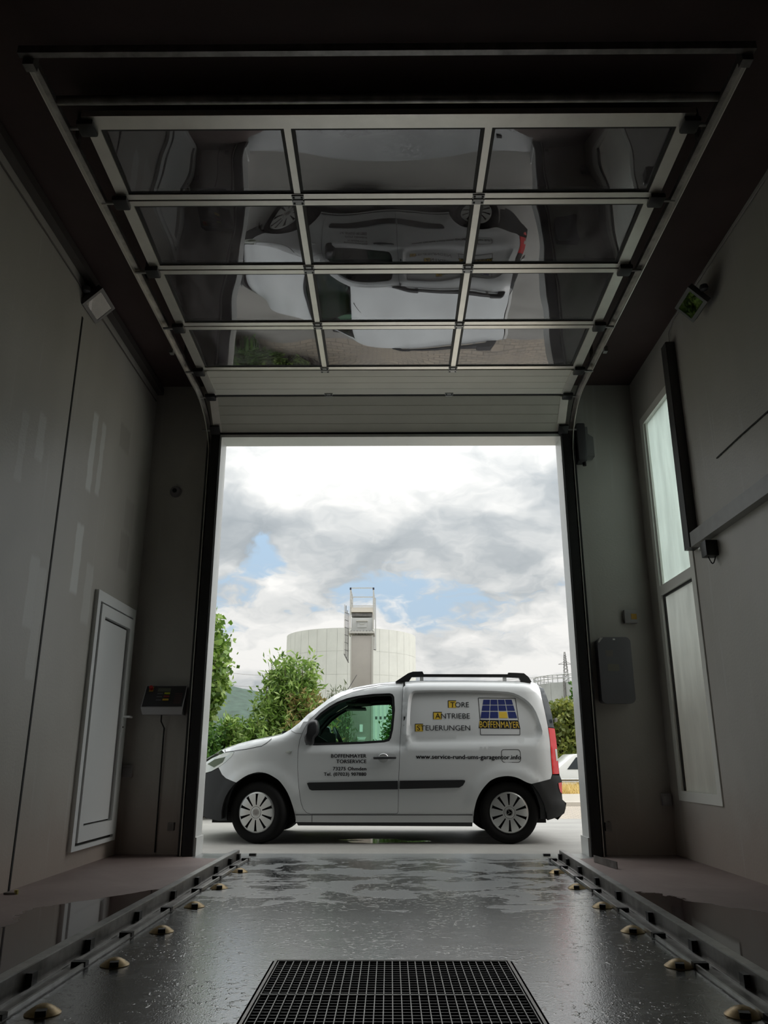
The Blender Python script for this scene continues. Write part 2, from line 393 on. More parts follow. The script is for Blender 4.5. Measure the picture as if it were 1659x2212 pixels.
# white reveal of the gate
rv = empty('trim_1'); struct(rv, 'white reveal panels lining the gate opening', 'trim')
box('reveal_panel', GL - 0.03, GL, 7.86, YO + 0.02, 0.16, GT + 0.03, M_WHITE_PANEL, rv)
box('reveal_panel', GR, GR + 0.03, 7.86, YO + 0.02, 0.16, GT + 0.03, M_WHITE_PANEL, rv)
box('reveal_panel', GL, GR, 7.86, YO + 0.02, GT, GT + 0.03, M_WHITE_PANEL, rv)
box('reveal_foot', GL - 0.035, GL + 0.012, 7.86, YO + 0.05, 0.0, 0.16, M_WHITE_PANEL, rv)
box('reveal_foot', GR - 0.012, GR + 0.035, 7.86, YO + 0.05, 0.0, 0.16, M_WHITE_PANEL, rv)

# floors: lane with grating pit, two side aisles
PX0, PX1, PY0, PY1 = -0.50, 0.515, 2.86, 3.925
KL = lambda y: -1.345 - 0.075 * (7.65 - y) / 4.4       # left rail line
KR = lambda y: 1.505 - 0.122 * (7.65 - y) / 4.4         # right rail line
b = MB()
def quad(b, p): b.add([(x, y, 0.0) for x, y in p], [tuple(range(len(p)))])
quad(b, [(KL(YB), YB), (KR(YB), YB), (KR(PY0), PY0), (PX1, PY0), (PX0, PY0), (KL(PY0), PY0)])
quad(b, [(KL(PY0), PY0), (PX0, PY0), (PX0, PY1), (KL(PY1), PY1)])
quad(b, [(PX1, PY0), (KR(PY0), PY0), (KR(PY1), PY1), (PX1, PY1)])
quad(b, [(KL(PY1), PY1), (PX0, PY1), (PX1, PY1), (KR(PY1), PY1), (KR(7.65), 7.65), (GR, 7.75), (GR, YO), (GL, YO), (GL, 7.75), (KL(7.65), 7.65)])
struct(b.build('floor', M_LANE), 'wet grey concrete lane between the steel guide rails', 'floor')
for side in (-1, 1):
    K = KL if side < 0 else KR; xw = XL if side < 0 else XR; g = GL if side < 0 else GR
    b = MB(); pts = [(xw, YB), (K(YB), YB), (K(7.65), 7.65), (g, 7.75), (g, YG), (xw, YG)]
    b.add([(x, y, 0.0) for x, y in pts], [tuple(range(6))])
    struct(b.build('floor_aisle_left' if side < 0 else 'floor_aisle_right', M_AISLE),
           'brown stained walkway along the %s wall' % ('left' if side < 0 else 'right'), 'floor')
# pit under the grating
b = MB(); b.box(PX0 - .02, PX0, PY0, PY1, -.55, 0.0); b.box(PX1, PX1 + .02, PY0, PY1, -.55, 0.0); b.box(PX0, PX1, PY0 - .02, PY0, -.55, 0.0); b.box(PX0, PX1, PY1, PY1 + .02, -.55, 0.0); b.box(PX0 - .02, PX1 + .02, PY0 - .02, PY1 + .02, -.6, -.55)
struct(b.build('drain_pit', mat('pit_black', (0.012, 0.012, 0.012), 0.5)), 'dark drain pit below the floor grating', 'pit')

# gratings
def grating(y0, y1, label):
    g = empty('floor_grating', ((PX0 + PX1) / 2, (y0 + y1) / 2, 0)); tag(g, label, 'grating', 'floor gratings over the drain')
    x0, x1 = PX0 + 0.008, PX1 - 0.008; nb = 31; ww = x1 - x0; hh = y1 - y0
    def part(name, mb): return mb.build(name, M_GRATE, g)
    bm_long = MB().box(-0.0018, 0.0018, -hh / 2 + .004, hh / 2 - .004, -0.032, 0.0).build('bearing_bar', M_GRATE, g)
    bm_cross = MB().box(-ww / 2 + .003, ww / 2 - .003, -0.0025, 0.0025, -0.022, -0.004).build('cross_bar', M_GRATE2, g)
    first = True
    for i in range(nb):
        o = bm_long if i == 0 else bm_long.copy()
        if i: COL.objects.link(o); o.parent = g
        o.location = (-ww / 2 + ww * (i + 0.0) / (nb - 1), 0, 0.002)
    nc = 15
    for i in range(nc):
        o = bm_cross if i == 0 else bm_cross.copy()
        if i: COL.objects.link(o); o.parent = g
        o.location = (0, -hh / 2 + hh * (i + 0.5) / nc, 0)
    fr = MB()
    fr.box(-ww / 2 - .003, ww / 2 + .003, -hh / 2, -hh / 2 + .004, -.032, .003); fr.box(-ww / 2 - .003, ww / 2 + .003, hh / 2 - .004, hh / 2, -.032, .003)
    fr.build('edge_frame', M_GRATE, g)
M_GRATE = mat('grating_steel', (0.26, 0.26, 0.25), 0.42, 0.85, var=0.4, vscale=25)
M_GRATE2 = mat('grating_cross_steel', (0.03, 0.03, 0.03), 0.35, 0.6, var=0.6, vscale=30)
grating(3.398, PY1 - .006, 'square mesh steel grating, the farther of the two in the lane')
grating(PY0 + .006, 3.392, 'square mesh steel grating cut by the bottom picture edge')
b = MB()
b.box(PX0 - .010, PX0 + .001, PY0, PY1, -.04, .004); b.box(PX1 - .001, PX1 + .010, PY0, PY1, -.04, .004); b.box(PX0 - .010, PX1 + .010, PY1 - .001, PY1 + .009, -.04, .004)
tag(b.build('grating_frame', M_STEELD), 'steel angle frame set in the floor around the gratings', 'frame')

# guide rails
M_MUD = mat('rail_grime', (0.05, 0.04, 0.03), 0.5)
def guide_rail(K, s, label):
    g = empty('guide_rail', (K(5), 5.0, 0)); tag(g, label, 'guide rail', 'steel guide rails of the lane')
    o = Vector((K(5), 5.0, 0)); Y0, Y1 = 1.2, 7.62
    def P(y, off, z): return Vector((K(y) + s * off, y, z)) - o
    def strip(name, off0, off1, z0, z1, m, ya=Y0, yb=Y1):
        v = [P(y, a, z) for y in (ya, yb) for a, z in ((off0, z0), (off1, z0), (off1, z1), (off0, z1))]
        MB().add(v, [(0, 1, 2, 3), (7, 6, 5, 4), (0, 4, 5, 1), (1, 5, 6, 2), (2, 6, 7, 3), (3, 7, 4, 0)]).build(name, m, g)
    # s points to the lane
    strip('upright_plate', -0.006, 0.004, 0.0, 0.075, M_STEELD)
    strip('top_flange', -0.045, 0.004, 0.075, 0.081, M_STEEL)
    strip('base_plate', 0.004, 0.105, 0.0, 0.006, M_STEELD)
    strip('lip', 0.098, 0.108, 0.006, 0.022, M_STEEL)
    strip('inner_bead', 0.030, 0.036, 0.006, 0.014, M_STEEL)
    for k, y in enumerate([1.9, 2.72, 3.45, 4.05, 4.75, 5.45, 6.05, 6.65, 7.15, 7.5]):
        strip('slot_block', 0.0045, 0.03, 0.012, 0.058, M_DARK, y, y + 0.05)
        strip('clamp', 0.05, 0.112, 0.006, 0.026, M_DARK, y + 0.33, y + 0.37)
guide_rail(KL, 1, 'low steel guide rail along the left edge of the lane')
guide_rail(KR, -1, 'low steel guide rail along the right edge of the lane')

# lane studs
def stud_proto():
    g = empty('lane_stud')
    prof = [(0.062, 0.0), (0.062, 0.003)]
    for i in range(10):
        a = i / 9; r = 0.060 * (1 - a * 0.93); h = 0.004 + 0.026 * math.sin(a * PI / 2) + (0.0012 if i % 2 else 0)
        prof.append((r, h))
    MB().lathe(prof, 28).build('dome', M_BRASS, g, smooth=True, sharp=60)
    MB().box(-0.018, 0.018, -0.064, -0.025, 0.006, 0.024).build('slot', M_DARK, g)
    return g
sp = stud_proto()
ordl = ['farthest', 'second farthest', 'third from the gate', 'fourth from the gate', 'fifth from the gate', 'nearest']
studs = [(-1.188, 6.80), (-1.183, 5.98), (-1.183, 5.262), (-1.181, 4.537), (-1.193, 3.844), (-1.218, 3.159), (1.304, 6.77), (1.287, 5.998), (1.277, 5.264), (1.251, 4.555), (1.24, 3.838), (1.224, 3.156)]
for i, (x, y) in enumerate(studs):
    if i == 0: g = sp
    else:
        g = sp.copy(); COL.objects.link(g)
        for c in sp.children:
            k = c.copy(); COL.objects.link(k); k.parent = g
    g.location = (x, y, 0.0); g.rotation_euler = (0, 0, 0.25 if x < 0 else -0.25)
    tag(g, '%s brass domed lane stud by the %s guide rail' % (ordl[i % 6], 'left' if x < 0 else 'right'), 'lane stud', 'brass studs along the lane')

# ================================================================== sectional gate (raised)
gate = empty('sectional_gate', (0, 6.0, 4.5)); tag(gate, 'raised sectional gate with clear panes and grey aluminium frame', 'gate')
GO = Vector((0, 6.0, 4.5))
PATH = [(7.87, 4.195), (7.535, 4.485), (7.00, 4.500), (6.21, 4.522), (5.40, 4.548), (4.62, 4.578), (3.88, 4.606)]
DX0, DX1 = -1.885, 1.875
def sect_frame(i):
    a = Vector((0, PATH[i][0], PATH[i][1])); c = Vector((0, PATH[i + 1][0], PATH[i + 1][1]))
    L = (c - a).length; v = (c - a) / L; nrm = v.cross(Vector((1, 0, 0)))
    if nrm.z > 0: nrm = -nrm
    return a, v, nrm, L         # nrm points down / into the hall
def sbox(mb, fr, x0, x1, v0, v1, n0, n1):
    a, v, nr, L = fr
    return mb.obox(a - GO + Vector(((x0 + x1) / 2, 0, 0)) + v * (v0 + v1) / 2 + nr * (n0 + n1) / 2, Vector(((x1 - x0) / 2, 0, 0)), v * (v1 - v0) / 2, nr * (n1 - n0) / 2)
MUL = [DX0 + (DX1 - DX0) * 0.333, DX0 + (DX1 - DX0) * 0.667]
M_HINGE = mat('hinge_steel', (0.30, 0.30, 0.29), 0.4, 0.8)
for i in range(6):
    fr = sect_frame(i); L = fr[3]
    if i < 2:
        sec = sbox(MB(), fr, DX0, DX1, 0.012, L - 0.012, -0.040, -0.004).build('solid_section', M_SECT, gate)
        for k in range(4):
            v0 = 0.012 + (L - 0.024) * k / 4; v1 = 0.012 + (L - 0.024) * (k + 1) / 4
            sbox(MB(), fr, DX0 + 0.002, DX1 - 0.002, v0 + 0.0022, v1 - 0.0022, -0.004, 0.0).build('slat', M_SECT, sec)
        for s in (-1, 1):
            xe = DX0 if s < 0 else DX1
            sbox(MB(), fr, xe, xe - s * 0.085, 0.02, L - 0.02, 0.0, 0.006).build('end_cap', M_ALU, sec)
        sbox(MB(), fr, DX0, DX1, -0.012, 0.012, -0.03, 0.004).build('rubber_seal', M_RUBBER, sec)
    else:
        rt = 0.048; top = 0.105 if i == 5 else rt
        b = MB(); sbox(b, fr, DX0, DX1, 0.008, 0.008 + rt, -0.045, 0.0); sbox(b, fr, DX0, DX1, L - 0.008 - top, L - 0.008, -0.045, 0.0)
        sbox(b, fr, DX0, DX0 + 0.085, 0.008 + rt, L - 0.008 - top, -0.045, -0.001); sbox(b, fr, DX1 - 0.085, DX1, 0.008 + rt, L - 0.008 - top, -0.045, -0.001)
        sec = b.build('glazed_section', M_ALU, gate)
        for mx in MUL: sbox(MB(), fr, mx - 0.022, mx + 0.022, 0.008 + rt, L - 0.008 - top, -0.040, -0.003).build('mullion', M_ALU, sec)
        xs = [DX0 + 0.085, MUL[0] - 0.022, MUL[0] + 0.022, MUL[1] - 0.022, MUL[1] + 0.022, DX1 - 0.085]
        for k in range(3):
            x0, x1 = xs[2 * k], xs[2 * k + 1]; v0, v1 = 0.008 + rt, L - 0.008 - top
            gw = 0.022; gb = MB()
            sbox(gb, fr, x0, x0 + gw, v0, v1, -0.034, -0.010); sbox(gb, fr, x1 - gw, x1, v0, v1, -0.034, -0.010)
            sbox(gb, fr, x0 + gw, x1 - gw, v0, v0 + gw, -0.034, -0.010); sbox(gb, fr, x0 + gw, x1 - gw, v1 - gw, v1, -0.034, -0.010)
            gk = gb.build('gasket', M_GASKET, sec)
            # slightly buckled acrylic pane
            a, vv, nr, _ = fr; NX, NV = 28, 18; V = []; F = []
            ph = random.uniform(0, 6.28); ph2 = random.uniform(0, 6.28)
            for jv in range(NV + 1):
                for jx in range(NX + 1):
                    u = jx / NX; t = jv / NV
                    e = math.sin(PI * u) * math.sin(PI * t)
                    bul = e * (0.0022 + 0.0016 * math.sin(2 * PI * u * 1.2 + ph) + 0.0010 * math.sin(2 * PI * t * 0.9 + ph2))
                    p = a - GO + Vector((x0 + gw + (x1 - x0 - 2 * gw) * u, 0, 0)) + vv * (v0 + gw + (v1 - v0 - 2 * gw) * t) + nr * (-0.020 + bul + 0.0085 * (1 - 2 * t))
                    V.append(p)
            for jv in range(NV):
                for jx in range(NX):
                    c = jv * (NX + 1) + jx; F.append((c, c + 1, c + NX + 2, c + NX + 1))
            mkobj('pane', V, F, M_PANE, sec, smooth=True)
# hinges and roller brackets at the section joints
for i in range(0, 7):
    fr = sect_frame(min(i, 5)); L = fr[3]; vb = 0.0 if i < 6 else L
    for s in (-1, 1):
        xe = DX0 if s < 0 else DX1
        vb2 = vb + (0.05 if i == 0 else (-0.08 if i == 6 else 0))
        b = MB(); sbox(b, fr, xe - s * 0.07, xe + s * 0.035, vb2 - 0.055, vb2 + 0.055, 0.0, 0.042)
        hb = b.build('roller_bracket', M_DARK, gate, bevel=0.014)
        a, v, nr, _ = fr; c = a - GO + v * vb2 + nr * 0.02
        MB().tube([c + Vector((xe + s * 0.03, 0, 0)), c + Vector((xe + s * 0.12, 0, 0))], 0.012, 8).build('roller', M_STEEL, hb, smooth=True)
    if 1 <= i <= 5:
        for mx in MUL:
            b = MB(); sbox(b, fr, mx - 0.042, mx + 0.042, -0.045, -0.008, 0.0, 0.008); sbox(b, fr, mx - 0.042, mx + 0.042, 0.008, 0.045, 0.0, 0.008); sbox(b, fr, mx - 0.036, mx + 0.036, -0.010, 0.010, 0.0, 0.014)
            hg = b.build('hinge', M_HINGE, gate)
            for q1 in (-0.028, 0.028):
                for q2 in (-0.028, 0.028): sbox(MB(), fr, mx + q1 - .007, mx + q1 + .007, q2 - .007, q2 + .007, 0.008, 0.013).build('bolt_head', M_DARK, hg)
MB().tube([Vector((-2.0, 3.76, 4.60)) - GO, Vector((1.97, 3.76, 4.60)) - GO], 0.028, 12).build('top_tube', M_STEELD, gate, smooth=True)
# tracks
def track(s, label):
    xt = -1.985 if s < 0 else 1.965; xv = -1.905 if s < 0 else 1.93
    g = empty('gate_track', (xt, 7.88, 0)); tag(g, label, 'track', 'tracks of the raised gate')
    o = Vector((xt, 7.88, 0))
    path = [(3.44, 4.555), (5.0, 4.535), (6.6, 4.52), (7.25, 4.50)]
    for k in range(1, 9):
        a = k / 8 * PI / 2; path.append((7.25 + 0.63 * math.sin(a), 4.50 - 0.50 * (1 - math.cos(a)) - 0.0))
    path += [(7.88, 3.2), (7.88, 0.0)]
    def rail(name, w0, w1, t0, t1, m, xf):
        V = []; F = []
        for j, (y, z) in enumerate(path):
            y0, z0 = path[max(0, j - 1)]; y1, z1 = path[min(len(path) - 1, j + 1)]
            tv = Vector((0, y1 - y0, z1 - z0)).normalized(); nr = Vector((0, -tv.z, tv.y)); nr = nr if nr.z > 0 or (abs(nr.z) < 1e-3 and nr.y > 0) else -nr
            if j >= 4 and nr.y < 0: nr = -nr
            xx = xf(j)
            for a, c in ((w0, t0), (w1, t0), (w1, t1), (w0, t1)): V.append(Vector((xx + s * a, y, z)) + nr * c - o)
        for j in range(len(path) - 1):
            for k in range(4): F.append((4 * j + k, 4 * j + (k + 1) % 4, 4 * j + 4 + (k + 1) % 4, 4 * j + 4 + k))
        F += [(0, 1, 2, 3), tuple(4 * (len(path) - 1) + k for k in (3, 2, 1, 0))]
        MB().add(V, F).build(name, m, g)
    xf = lambda j: xt + (xv - xt) * min(1, max(0, (j - 2) / 9))
    rail('channel', -0.012, 0.020, 0.012, 0.050, M_STEELD, xf)
    rail('outer_flange', 0.020, 0.027, -0.030, 0.050, M_ALU, xf)
    # vertical seal cover beside the opening
    xo = (GL if s < 0 else GR)
    box('seal_cover', xo + s * 0.012 - xt, xv + s * 0.002 - xt, 7.835 - 7.88, 7.86 - 7.88, 0.0, 4.17, M_DARK, g)
    box('seal_cover', xv + s * 0.03 - xt, xv + s * 0.05 - xt, 7.86 - 7.88, 7.995 - 7.88, 0.0, 4.17, M_DARK, g)
    for y in (4.1, 5.6, 6.9):
        MB().box(-0.012, 0.012, y - 7.88 - .02, y - 7.88 + .02, 4.57, 4.82).build('hanger', M_STEELD, g)
    box('end_stop', -0.03, 0.03, 3.405 - 7.88, 3.46 - 7.88, 4.50, 4.60, M_STEELD, g)
    box('cable_bracket', s * 0.022, s * 0.055, 6.55 - 7.88, 6.60 - 7.88, 4.45, 4.50, M_STEEL, g)
    box('floor_bracket', s * 0.02, s * 0.075, 7.84 - 7.88, 7.90 - 7.88, 0.22, 0.29, M_STEELD, g)
track(-1, 'left bent steel track of the raised gate'); track(1, 'right bent steel track of the raised gate')
tag(MB().box(-2.03, 2.0, 3.365, 3.40, 4.535, 4.585).build('track_crossbar', M_STEELD), 'thin crossbar joining both track ends under the ceiling', 'crossbar')

# ================================================================== hall fixtures
# --- white service door, left wall
dl = empty('door_1', (XL, 7.33, 0)); struct(dl, 'white service door with lever handle in the left wall', 'door')
DO = Vector((XL, 7.33, 0))
def dbox(name, x0, x1, y0, y1, z0, z1, m, par, bevel=0.0): return box(name, x0, x1, y0 - 7.33, y1 - 7.33, z0, z1, m, par, bevel)
FZ0, FZ1, FY0, FY1 = 0.14, 2.275, 6.81, 7.865
for a in ((FY0, FY0 + .07, FZ0, FZ1), (FY1 - .07, FY1, FZ0, FZ1), (FY0 + .07, FY1 - .07, FZ1 - .09, FZ1), (FY0 + .07, FY1 - .07, FZ0, FZ0 + .035)):
    dbox('door_frame', 0.0, 0.035, *a, M_UPVC, dl)
lf = dbox('door_leaf', 0.0, 0.010, FY0 + .07, FY1 - .07, FZ0 + .035, FZ1 - .09, M_GASKET, dl)
LY0, LY1, LZ0, LZ1 = FY0 + .082, FY1 - .088, FZ0 + .062, FZ1 - .112
for a in ((LY0, LY0 + .09, LZ0, LZ1), (LY1 - .09, LY1, LZ0, LZ1), (LY0 + .09, LY1 - .09, LZ1 - .10, LZ1), (LY0 + .09, LY1 - .09, LZ0, LZ0 + .12)):
    dbox('leaf_rail', 0.010, 0.050, *a, M_UPVC, lf)
dbox('leaf_panel', 0.010, 0.026, LY0 + .09, LY1 - .125, LZ0 + .135, LZ1 - .12, M_UPVC, lf)
hd = dbox('handle_plate', 0.050, 0.060, 7.690, 7.722, 1.09, 1.34, M_UPVC, dl, 0.004)
MB().tube([(0.06, 7.706 - 7.33, 1.235), (0.105, 7.706 - 7.33, 1.235), (0.108, 7.80 - 7.33, 1.235)], 0.010, 8).build('handle_lever', M_UPVC, hd, smooth=True)
MB().tube([(0.060, 7.706 - 7.33, 1.14), (0.067, 7.706 - 7.33, 1.14)], 0.008, 8).build('keyhole', M_DARK, hd)

# --- tall frosted window, right wall
wn = empty('window_1', (XR, 7.26, 0)); struct(wn, 'tall two-light frosted window with white frame in the right wall', 'window')
def wbox(name, x0, x1, y0, y1, z0, z1, m, par, bevel=0.0): return box(name, x0, x1, y0 - 7.26, y1 - 7.26, z0, z1, m, par, bevel)
M_WFRAME = mat('window_frame_white', (0.86, 0.86, 0.80), 0.4)
for a in ((WY0, WY0 + .085, WZ0, WZ1), (WY1 - .085, WY1, WZ0, WZ1), (WY0 + .085, WY1 - .085, WZ1 - .085, WZ1), (WY0 + .085, WY1 - .085, WZ0, WZ0 + .085), (WY0 + .085, WY1 - .085, 2.385, 2.475)):
    wbox('window_frame', -0.012, 0.06, *a, M_WFRAME, wn)
p1 = wbox('upper_pane', 0.028, 0.036, WY0 + .085, WY1 - .085, 2.475, WZ1 - .085, M_FROST, wn)
for a in ((WY0 + .085, WY0 + .11, 2.475, WZ1 - .085), (WY1 - .115, WY1 - .085, 2.475, WZ1 - .085)): wbox('glazing_bead', 0.008, 0.028, *a, M_WFRAME, p1)
p2 = wbox('lower_pane', 0.028, 0.036, WY0 + .085, WY1 - .085, WZ0 + .085, 2.385, M_FROST2, wn)
for a in ((WY1 - .105, WY1 - .085, WZ0 + .085, 2.385), (WY0 + .085, WY1 - .105, 2.365, 2.385)): wbox('gasket', 0.012, 0.028, *a, M_GASKET, p2)

# --- steel channels on the right wall
M_CHAN = mat('grey_painted_channel', (0.30, 0.30, 0.285), 0.4, var=0.12, vscale=10)
ch = empty('wall_channel', (XR, 4.0, 2.6)); tag(ch, 'grey steel channel running along the right wall towards the window', 'channel')
o = (XR, 4.0, 2.6)
MB().box(-0.075, -0.068, 0.5 - 4.0, 6.62 - 4.0, 0.0, 0.115).build('face_plate', M_CHAN, ch)
MB().box(-0.075, 0.0, 0.5 - 4.0, 6.62 - 4.0, -0.006, 0.0).build('bottom_flange', M_CHAN, ch)
MB().box(-0.075, -0.02, 0.5 - 4.0, 6.62 - 4.0, 0.115, 0.120).build('top_flange', M_CHAN, ch)
cv = empty('upright_channel', (XR, 6.66, 2.6)); tag(cv, 'dark upright steel channel beside the upper window pane', 'channel')
M_CHAND = mat('dark_painted_channel', (0.06, 0.058, 0.058), 0.45)
MB().box(-0.085, -0.078, -0.04, 0.085, 0.0, 1.98).build('face_plate', M_CHAND, cv)
MB().box(-0.078, 0.0, -0.045, -0.038, 0.0, 1.98).build('side_flange', M_CHAND, cv)
MB().box(-0.085, 0.0, -0.045, 0.085, -0.006, 0.0).build('bottom_cap', M_CHAND, cv)

# --- sensor under the channel
sn = empty('wall_sensor', (XR, 6.30, 2.49)); tag(sn, 'small black sensor box with cable loop below the wall channel', 'sensor')
MB().box(-0.10, 0.0, -0.055, 0.055, -0.06, 0.07).build('housing', M_DARK, sn, bevel=0.006)
MB().tube([(-0.085, 0.055, 0.03), (-0.085, 0.10, 0.03)], 0.018, 12).build('lens', M_STEEL, sn, smooth=True)
MB().tube([(-0.07 + 0.035 * math.sin(a), 0.0 + 0.03 * math.sin(a), -0.06 - 0.05 * (1 - abs(math.cos(a)) ) - 0.02 * math.sin(a)) if False else (-0.07 + 0.06 * a / PI, -0.005, -0.058 - 0.06 * math.sin(a)) for a in [PI * k / 10 for k in range(11)]], 0.005, 6).build('cable_loop', M_RUBBER, sn, smooth=True)

# --- floodlights
M_LAMPG = mat('floodlight_reflector', (0.85, 0.90, 0.90), 0.30, 0.6, var=0.06, vscale=20)
M_LAMPB = mat('floodlight_housing', (0.07, 0.07, 0.075), 0.45)
def floodlight(base, centre, nrm, upv, w_, h_, label):
    g = empty('floodlight', base); tag(g, label, 'floodlight', 'floodlights on the side walls'); o = Vector(base)
    nrm = Vector(nrm).normalized(); upv = Vector(upv); rt = upv.cross(nrm).normalized(); upv = nrm.cross(rt).normalized(); c = Vector(centre) - o
    hs = MB().obox(c - nrm * 0.02, rt * w_ / 2, upv * h_ / 2, nrm * 0.02).build('housing', M_LAMPB, g, bevel=0.006)
    for k in range(7):
        MB().obox(c - nrm * 0.05 + rt * w_ * (k - 3) / 8, rt * 0.004, upv * h_ * 0.38, nrm * 0.014).build('cooling_fin', M_LAMPB, hs)
    fr = MB(); t = 0.03
    for a, bb, hw_, hh_ in ((0, h_ / 2 - t / 2, w_ / 2, t / 2), (0, -h_ / 2 + t / 2, w_ / 2, t / 2), (w_ / 2 - t / 2, 0, t / 2, h_ / 2 - t), (-w_ / 2 + t / 2, 0, t / 2, h_ / 2 - t)):
        fr.obox(c + rt * a + upv * bb + nrm * 0.006, rt * hw_, upv * hh_, nrm * 0.006)
    fr.build('front_frame', M_LAMPB, g)
    MB().obox(c + nrm * 0.002, rt * (w_ / 2 - t), upv * (h_ / 2 - t), nrm * 0.002).build('reflector', M_LAMPG, g)
    MB().obox(c + nrm * 0.0045, rt * w_ * 0.2, upv * h_ * 0.2, nrm * 0.0006).build('led_array', mat('led_grey', (0.50, 0.60, 0.62), 0.4), g)
    MB().obox(c + nrm * 0.009, rt * (w_ / 2 - t), upv * (h_ / 2 - t), nrm * 0.0008).build('glass', glass_mat('floodlight_glass', (0.95, 0.97, 0.97), 1.6), g)
    MB().tube([(0, 0, 0), c * 0.55 - nrm * 0.03, c - nrm * 0.045], 0.018, 8).build('bracket', M_DARK, g, smooth=True)
    MB().lathe([(0.0, 0.03), (0.03, 0.02), (0.036, 0.0), (0.03, -0.02), (0.0, -0.03)], 14, Matrix.Translation(c - upv * (h_ / 2 + 0.03) - nrm * 0.05)).build('motion_sensor', M_LAMPB, g, smooth=True)
floodlight((XL, 6.05, 4.60), (-2.50, 5.95, 4.575), (0.707, 0.0, -0.707), (0, 1, 0), 0.22, 0.32, 'square floodlight with pale face high on the left wall')
floodlight((XR, 5.95, 4.60), (2.52, 5.80, 4.47), (-0.707, 0.0, -0.707), (0, 1, 0), 0.20, 0.32, 'square floodlight with round sensor high on the right wall')

# --- cables
def cable(name, pts, r, m, label, n=6): return tag(MB().tube(pts, r, n).build(name, m, None, smooth=True), label, 'cable')
M_WIRE = mat('grey_cable', (0.45, 0.42, 0.40), 0.5)
cable('wall_cable', [(XR - 0.012, 0.5, 4.74), (XR - 0.012, 3.0, 4.75), (XR - 0.012, 4.7, 4.765), (XR - 0.012, 6.6, 4.78), (XR - 0.012, 6.70, 4.72), (XR - 0.012, 6.72, 4.55)], 0.005, M_WIRE, 'thin grey cable along the top of the right wall')
cable('wall_cable', [(XL + 0.010, 1.0, 4.62), (XL + 0.010, 4.4, 4.62), (XL + 0.010, 7.95, 4.62)], 0.006, mat('brown_conduit', (0.12, 0.105, 0.10), 0.5), 'thin conduit along the top of the left wall')
cable('wall_cable', [(XR - 0.006, 6.04, 3.19), (XR - 0.008, 5.6, 3.192), (XR - 0.006, 4.6, 3.18)], 0.006, M_RUBBER, 'short dark cable on the right wall above the steel channel')
# conduit trunking at wall/ceiling joint on the left
tag(box('cable_trunking', XL + 0.002, XL + 0.07, YB, YG, 4.715, 4.79, mat('brown_trunking', (0.085, 0.075, 0.07), 0.55)), 'dark cable trunking under the ceiling along the left wall', 'trunking')

# --- control panel on gate wall, left
cp = empty('wash_console', (-2.18, YG, 1.4)); tag(cp, 'sloping black operating console with coloured buttons by the gate', 'console')
def slope(u, v, n_=0.0):
    """u,v in 0..1 on the sloping face (v up) -> local coords"""
    a = Vector((-0.205, -0.235, -0.075)); e1 = Vector((0.405, 0, 0)); e2 = Vector((0.0, 0.13, 0.215)); nn = e1.cross(e2).normalized()
    return a + e1 * u + e2 * v + nn * n_
body = MB(); q8 = [slope(0, 0), slope(1, 0), slope(1, 1), slope(0, 1)]
bk = [Vector((-0.17, 0.0, -0.14)), Vector((0.17, 0.0, -0.14)), Vector((0.17, 0.0, 0.14)), Vector((-0.17, 0.0, 0.14))]
mid = [Vector((-0.19, -0.21, -0.14)), Vector((0.185, -0.21, -0.14))]
body.add(q8 + bk + mid, [(0, 1, 2, 3), (0, 3, 7, 4, 8), (1, 9, 5, 6, 2), (3, 2, 6, 7), (8, 4, 5, 9), (0, 8, 9, 1), (4, 7, 6, 5)])
M_PANELC = mat('control_case_grey', (0.42, 0.42, 0.43), 0.4, 0.3)
bo = body.build('case', M_PANELC, cp)
def sface(name, u0, u1, v0, v1, m, par, n0=0.0, n1=0.004):
    v = [slope(u, vv, n_) for n_ in (n0, n1) for u, vv in ((u0, v0), (u1, v0), (u1, v1), (u0, v1))]
    return MB().add(v, [(3, 2, 1, 0), (4, 5, 6, 7), (0, 1, 5, 4), (1, 2, 6, 5), (2, 3, 7, 6), (3, 0, 4, 7)]).build(name, m, par)
fc = sface('face', 0.025, 0.975, 0.035, 0.965, mat('control_face_black', (0.018, 0.018, 0.022), 0.3), cp)
sface('display', 0.31, 0.62, 0.70, 0.86, mat('lcd_grey', (0.12, 0.13, 0.10), 0.25), cp, .004, .006)
def sbtn(u0, u1, v0, v1, c, nm='button'): sface(nm, u0, u1, v0, v1, mat(nm + '_col', c, 0.4), cp, .004, .010)
sbtn(0.49, 0.62, 0.58, 0.65, (0.42, 0.48, 0.03)); sbtn(0.49, 0.62, 0.44, 0.51, (0.25, 0.03, 0.03)); sbtn(0.48, 0.62, 0.29, 0.36, (0.62, 0.42, 0.03))
c0 = slope(0.15, 0.82, 0.006); nn = (slope(0, 0, 1) - slope(0, 0, 0)).normalized()
sface('stop_plate', 0.10, 0.20, 0.70, 0.93, mat('stop_yellow', (0.45, 0.30, 0.05), 0.5), cp, .004, .006)
MB().tube([c0, c0 + nn * 0.02, c0 + nn * 0.021, c0 + nn * 0.034], 0.019, 14).build('stop_button', mat('stop_red', (0.45, 0.02, 0.02), 0.35), cp, smooth=True)
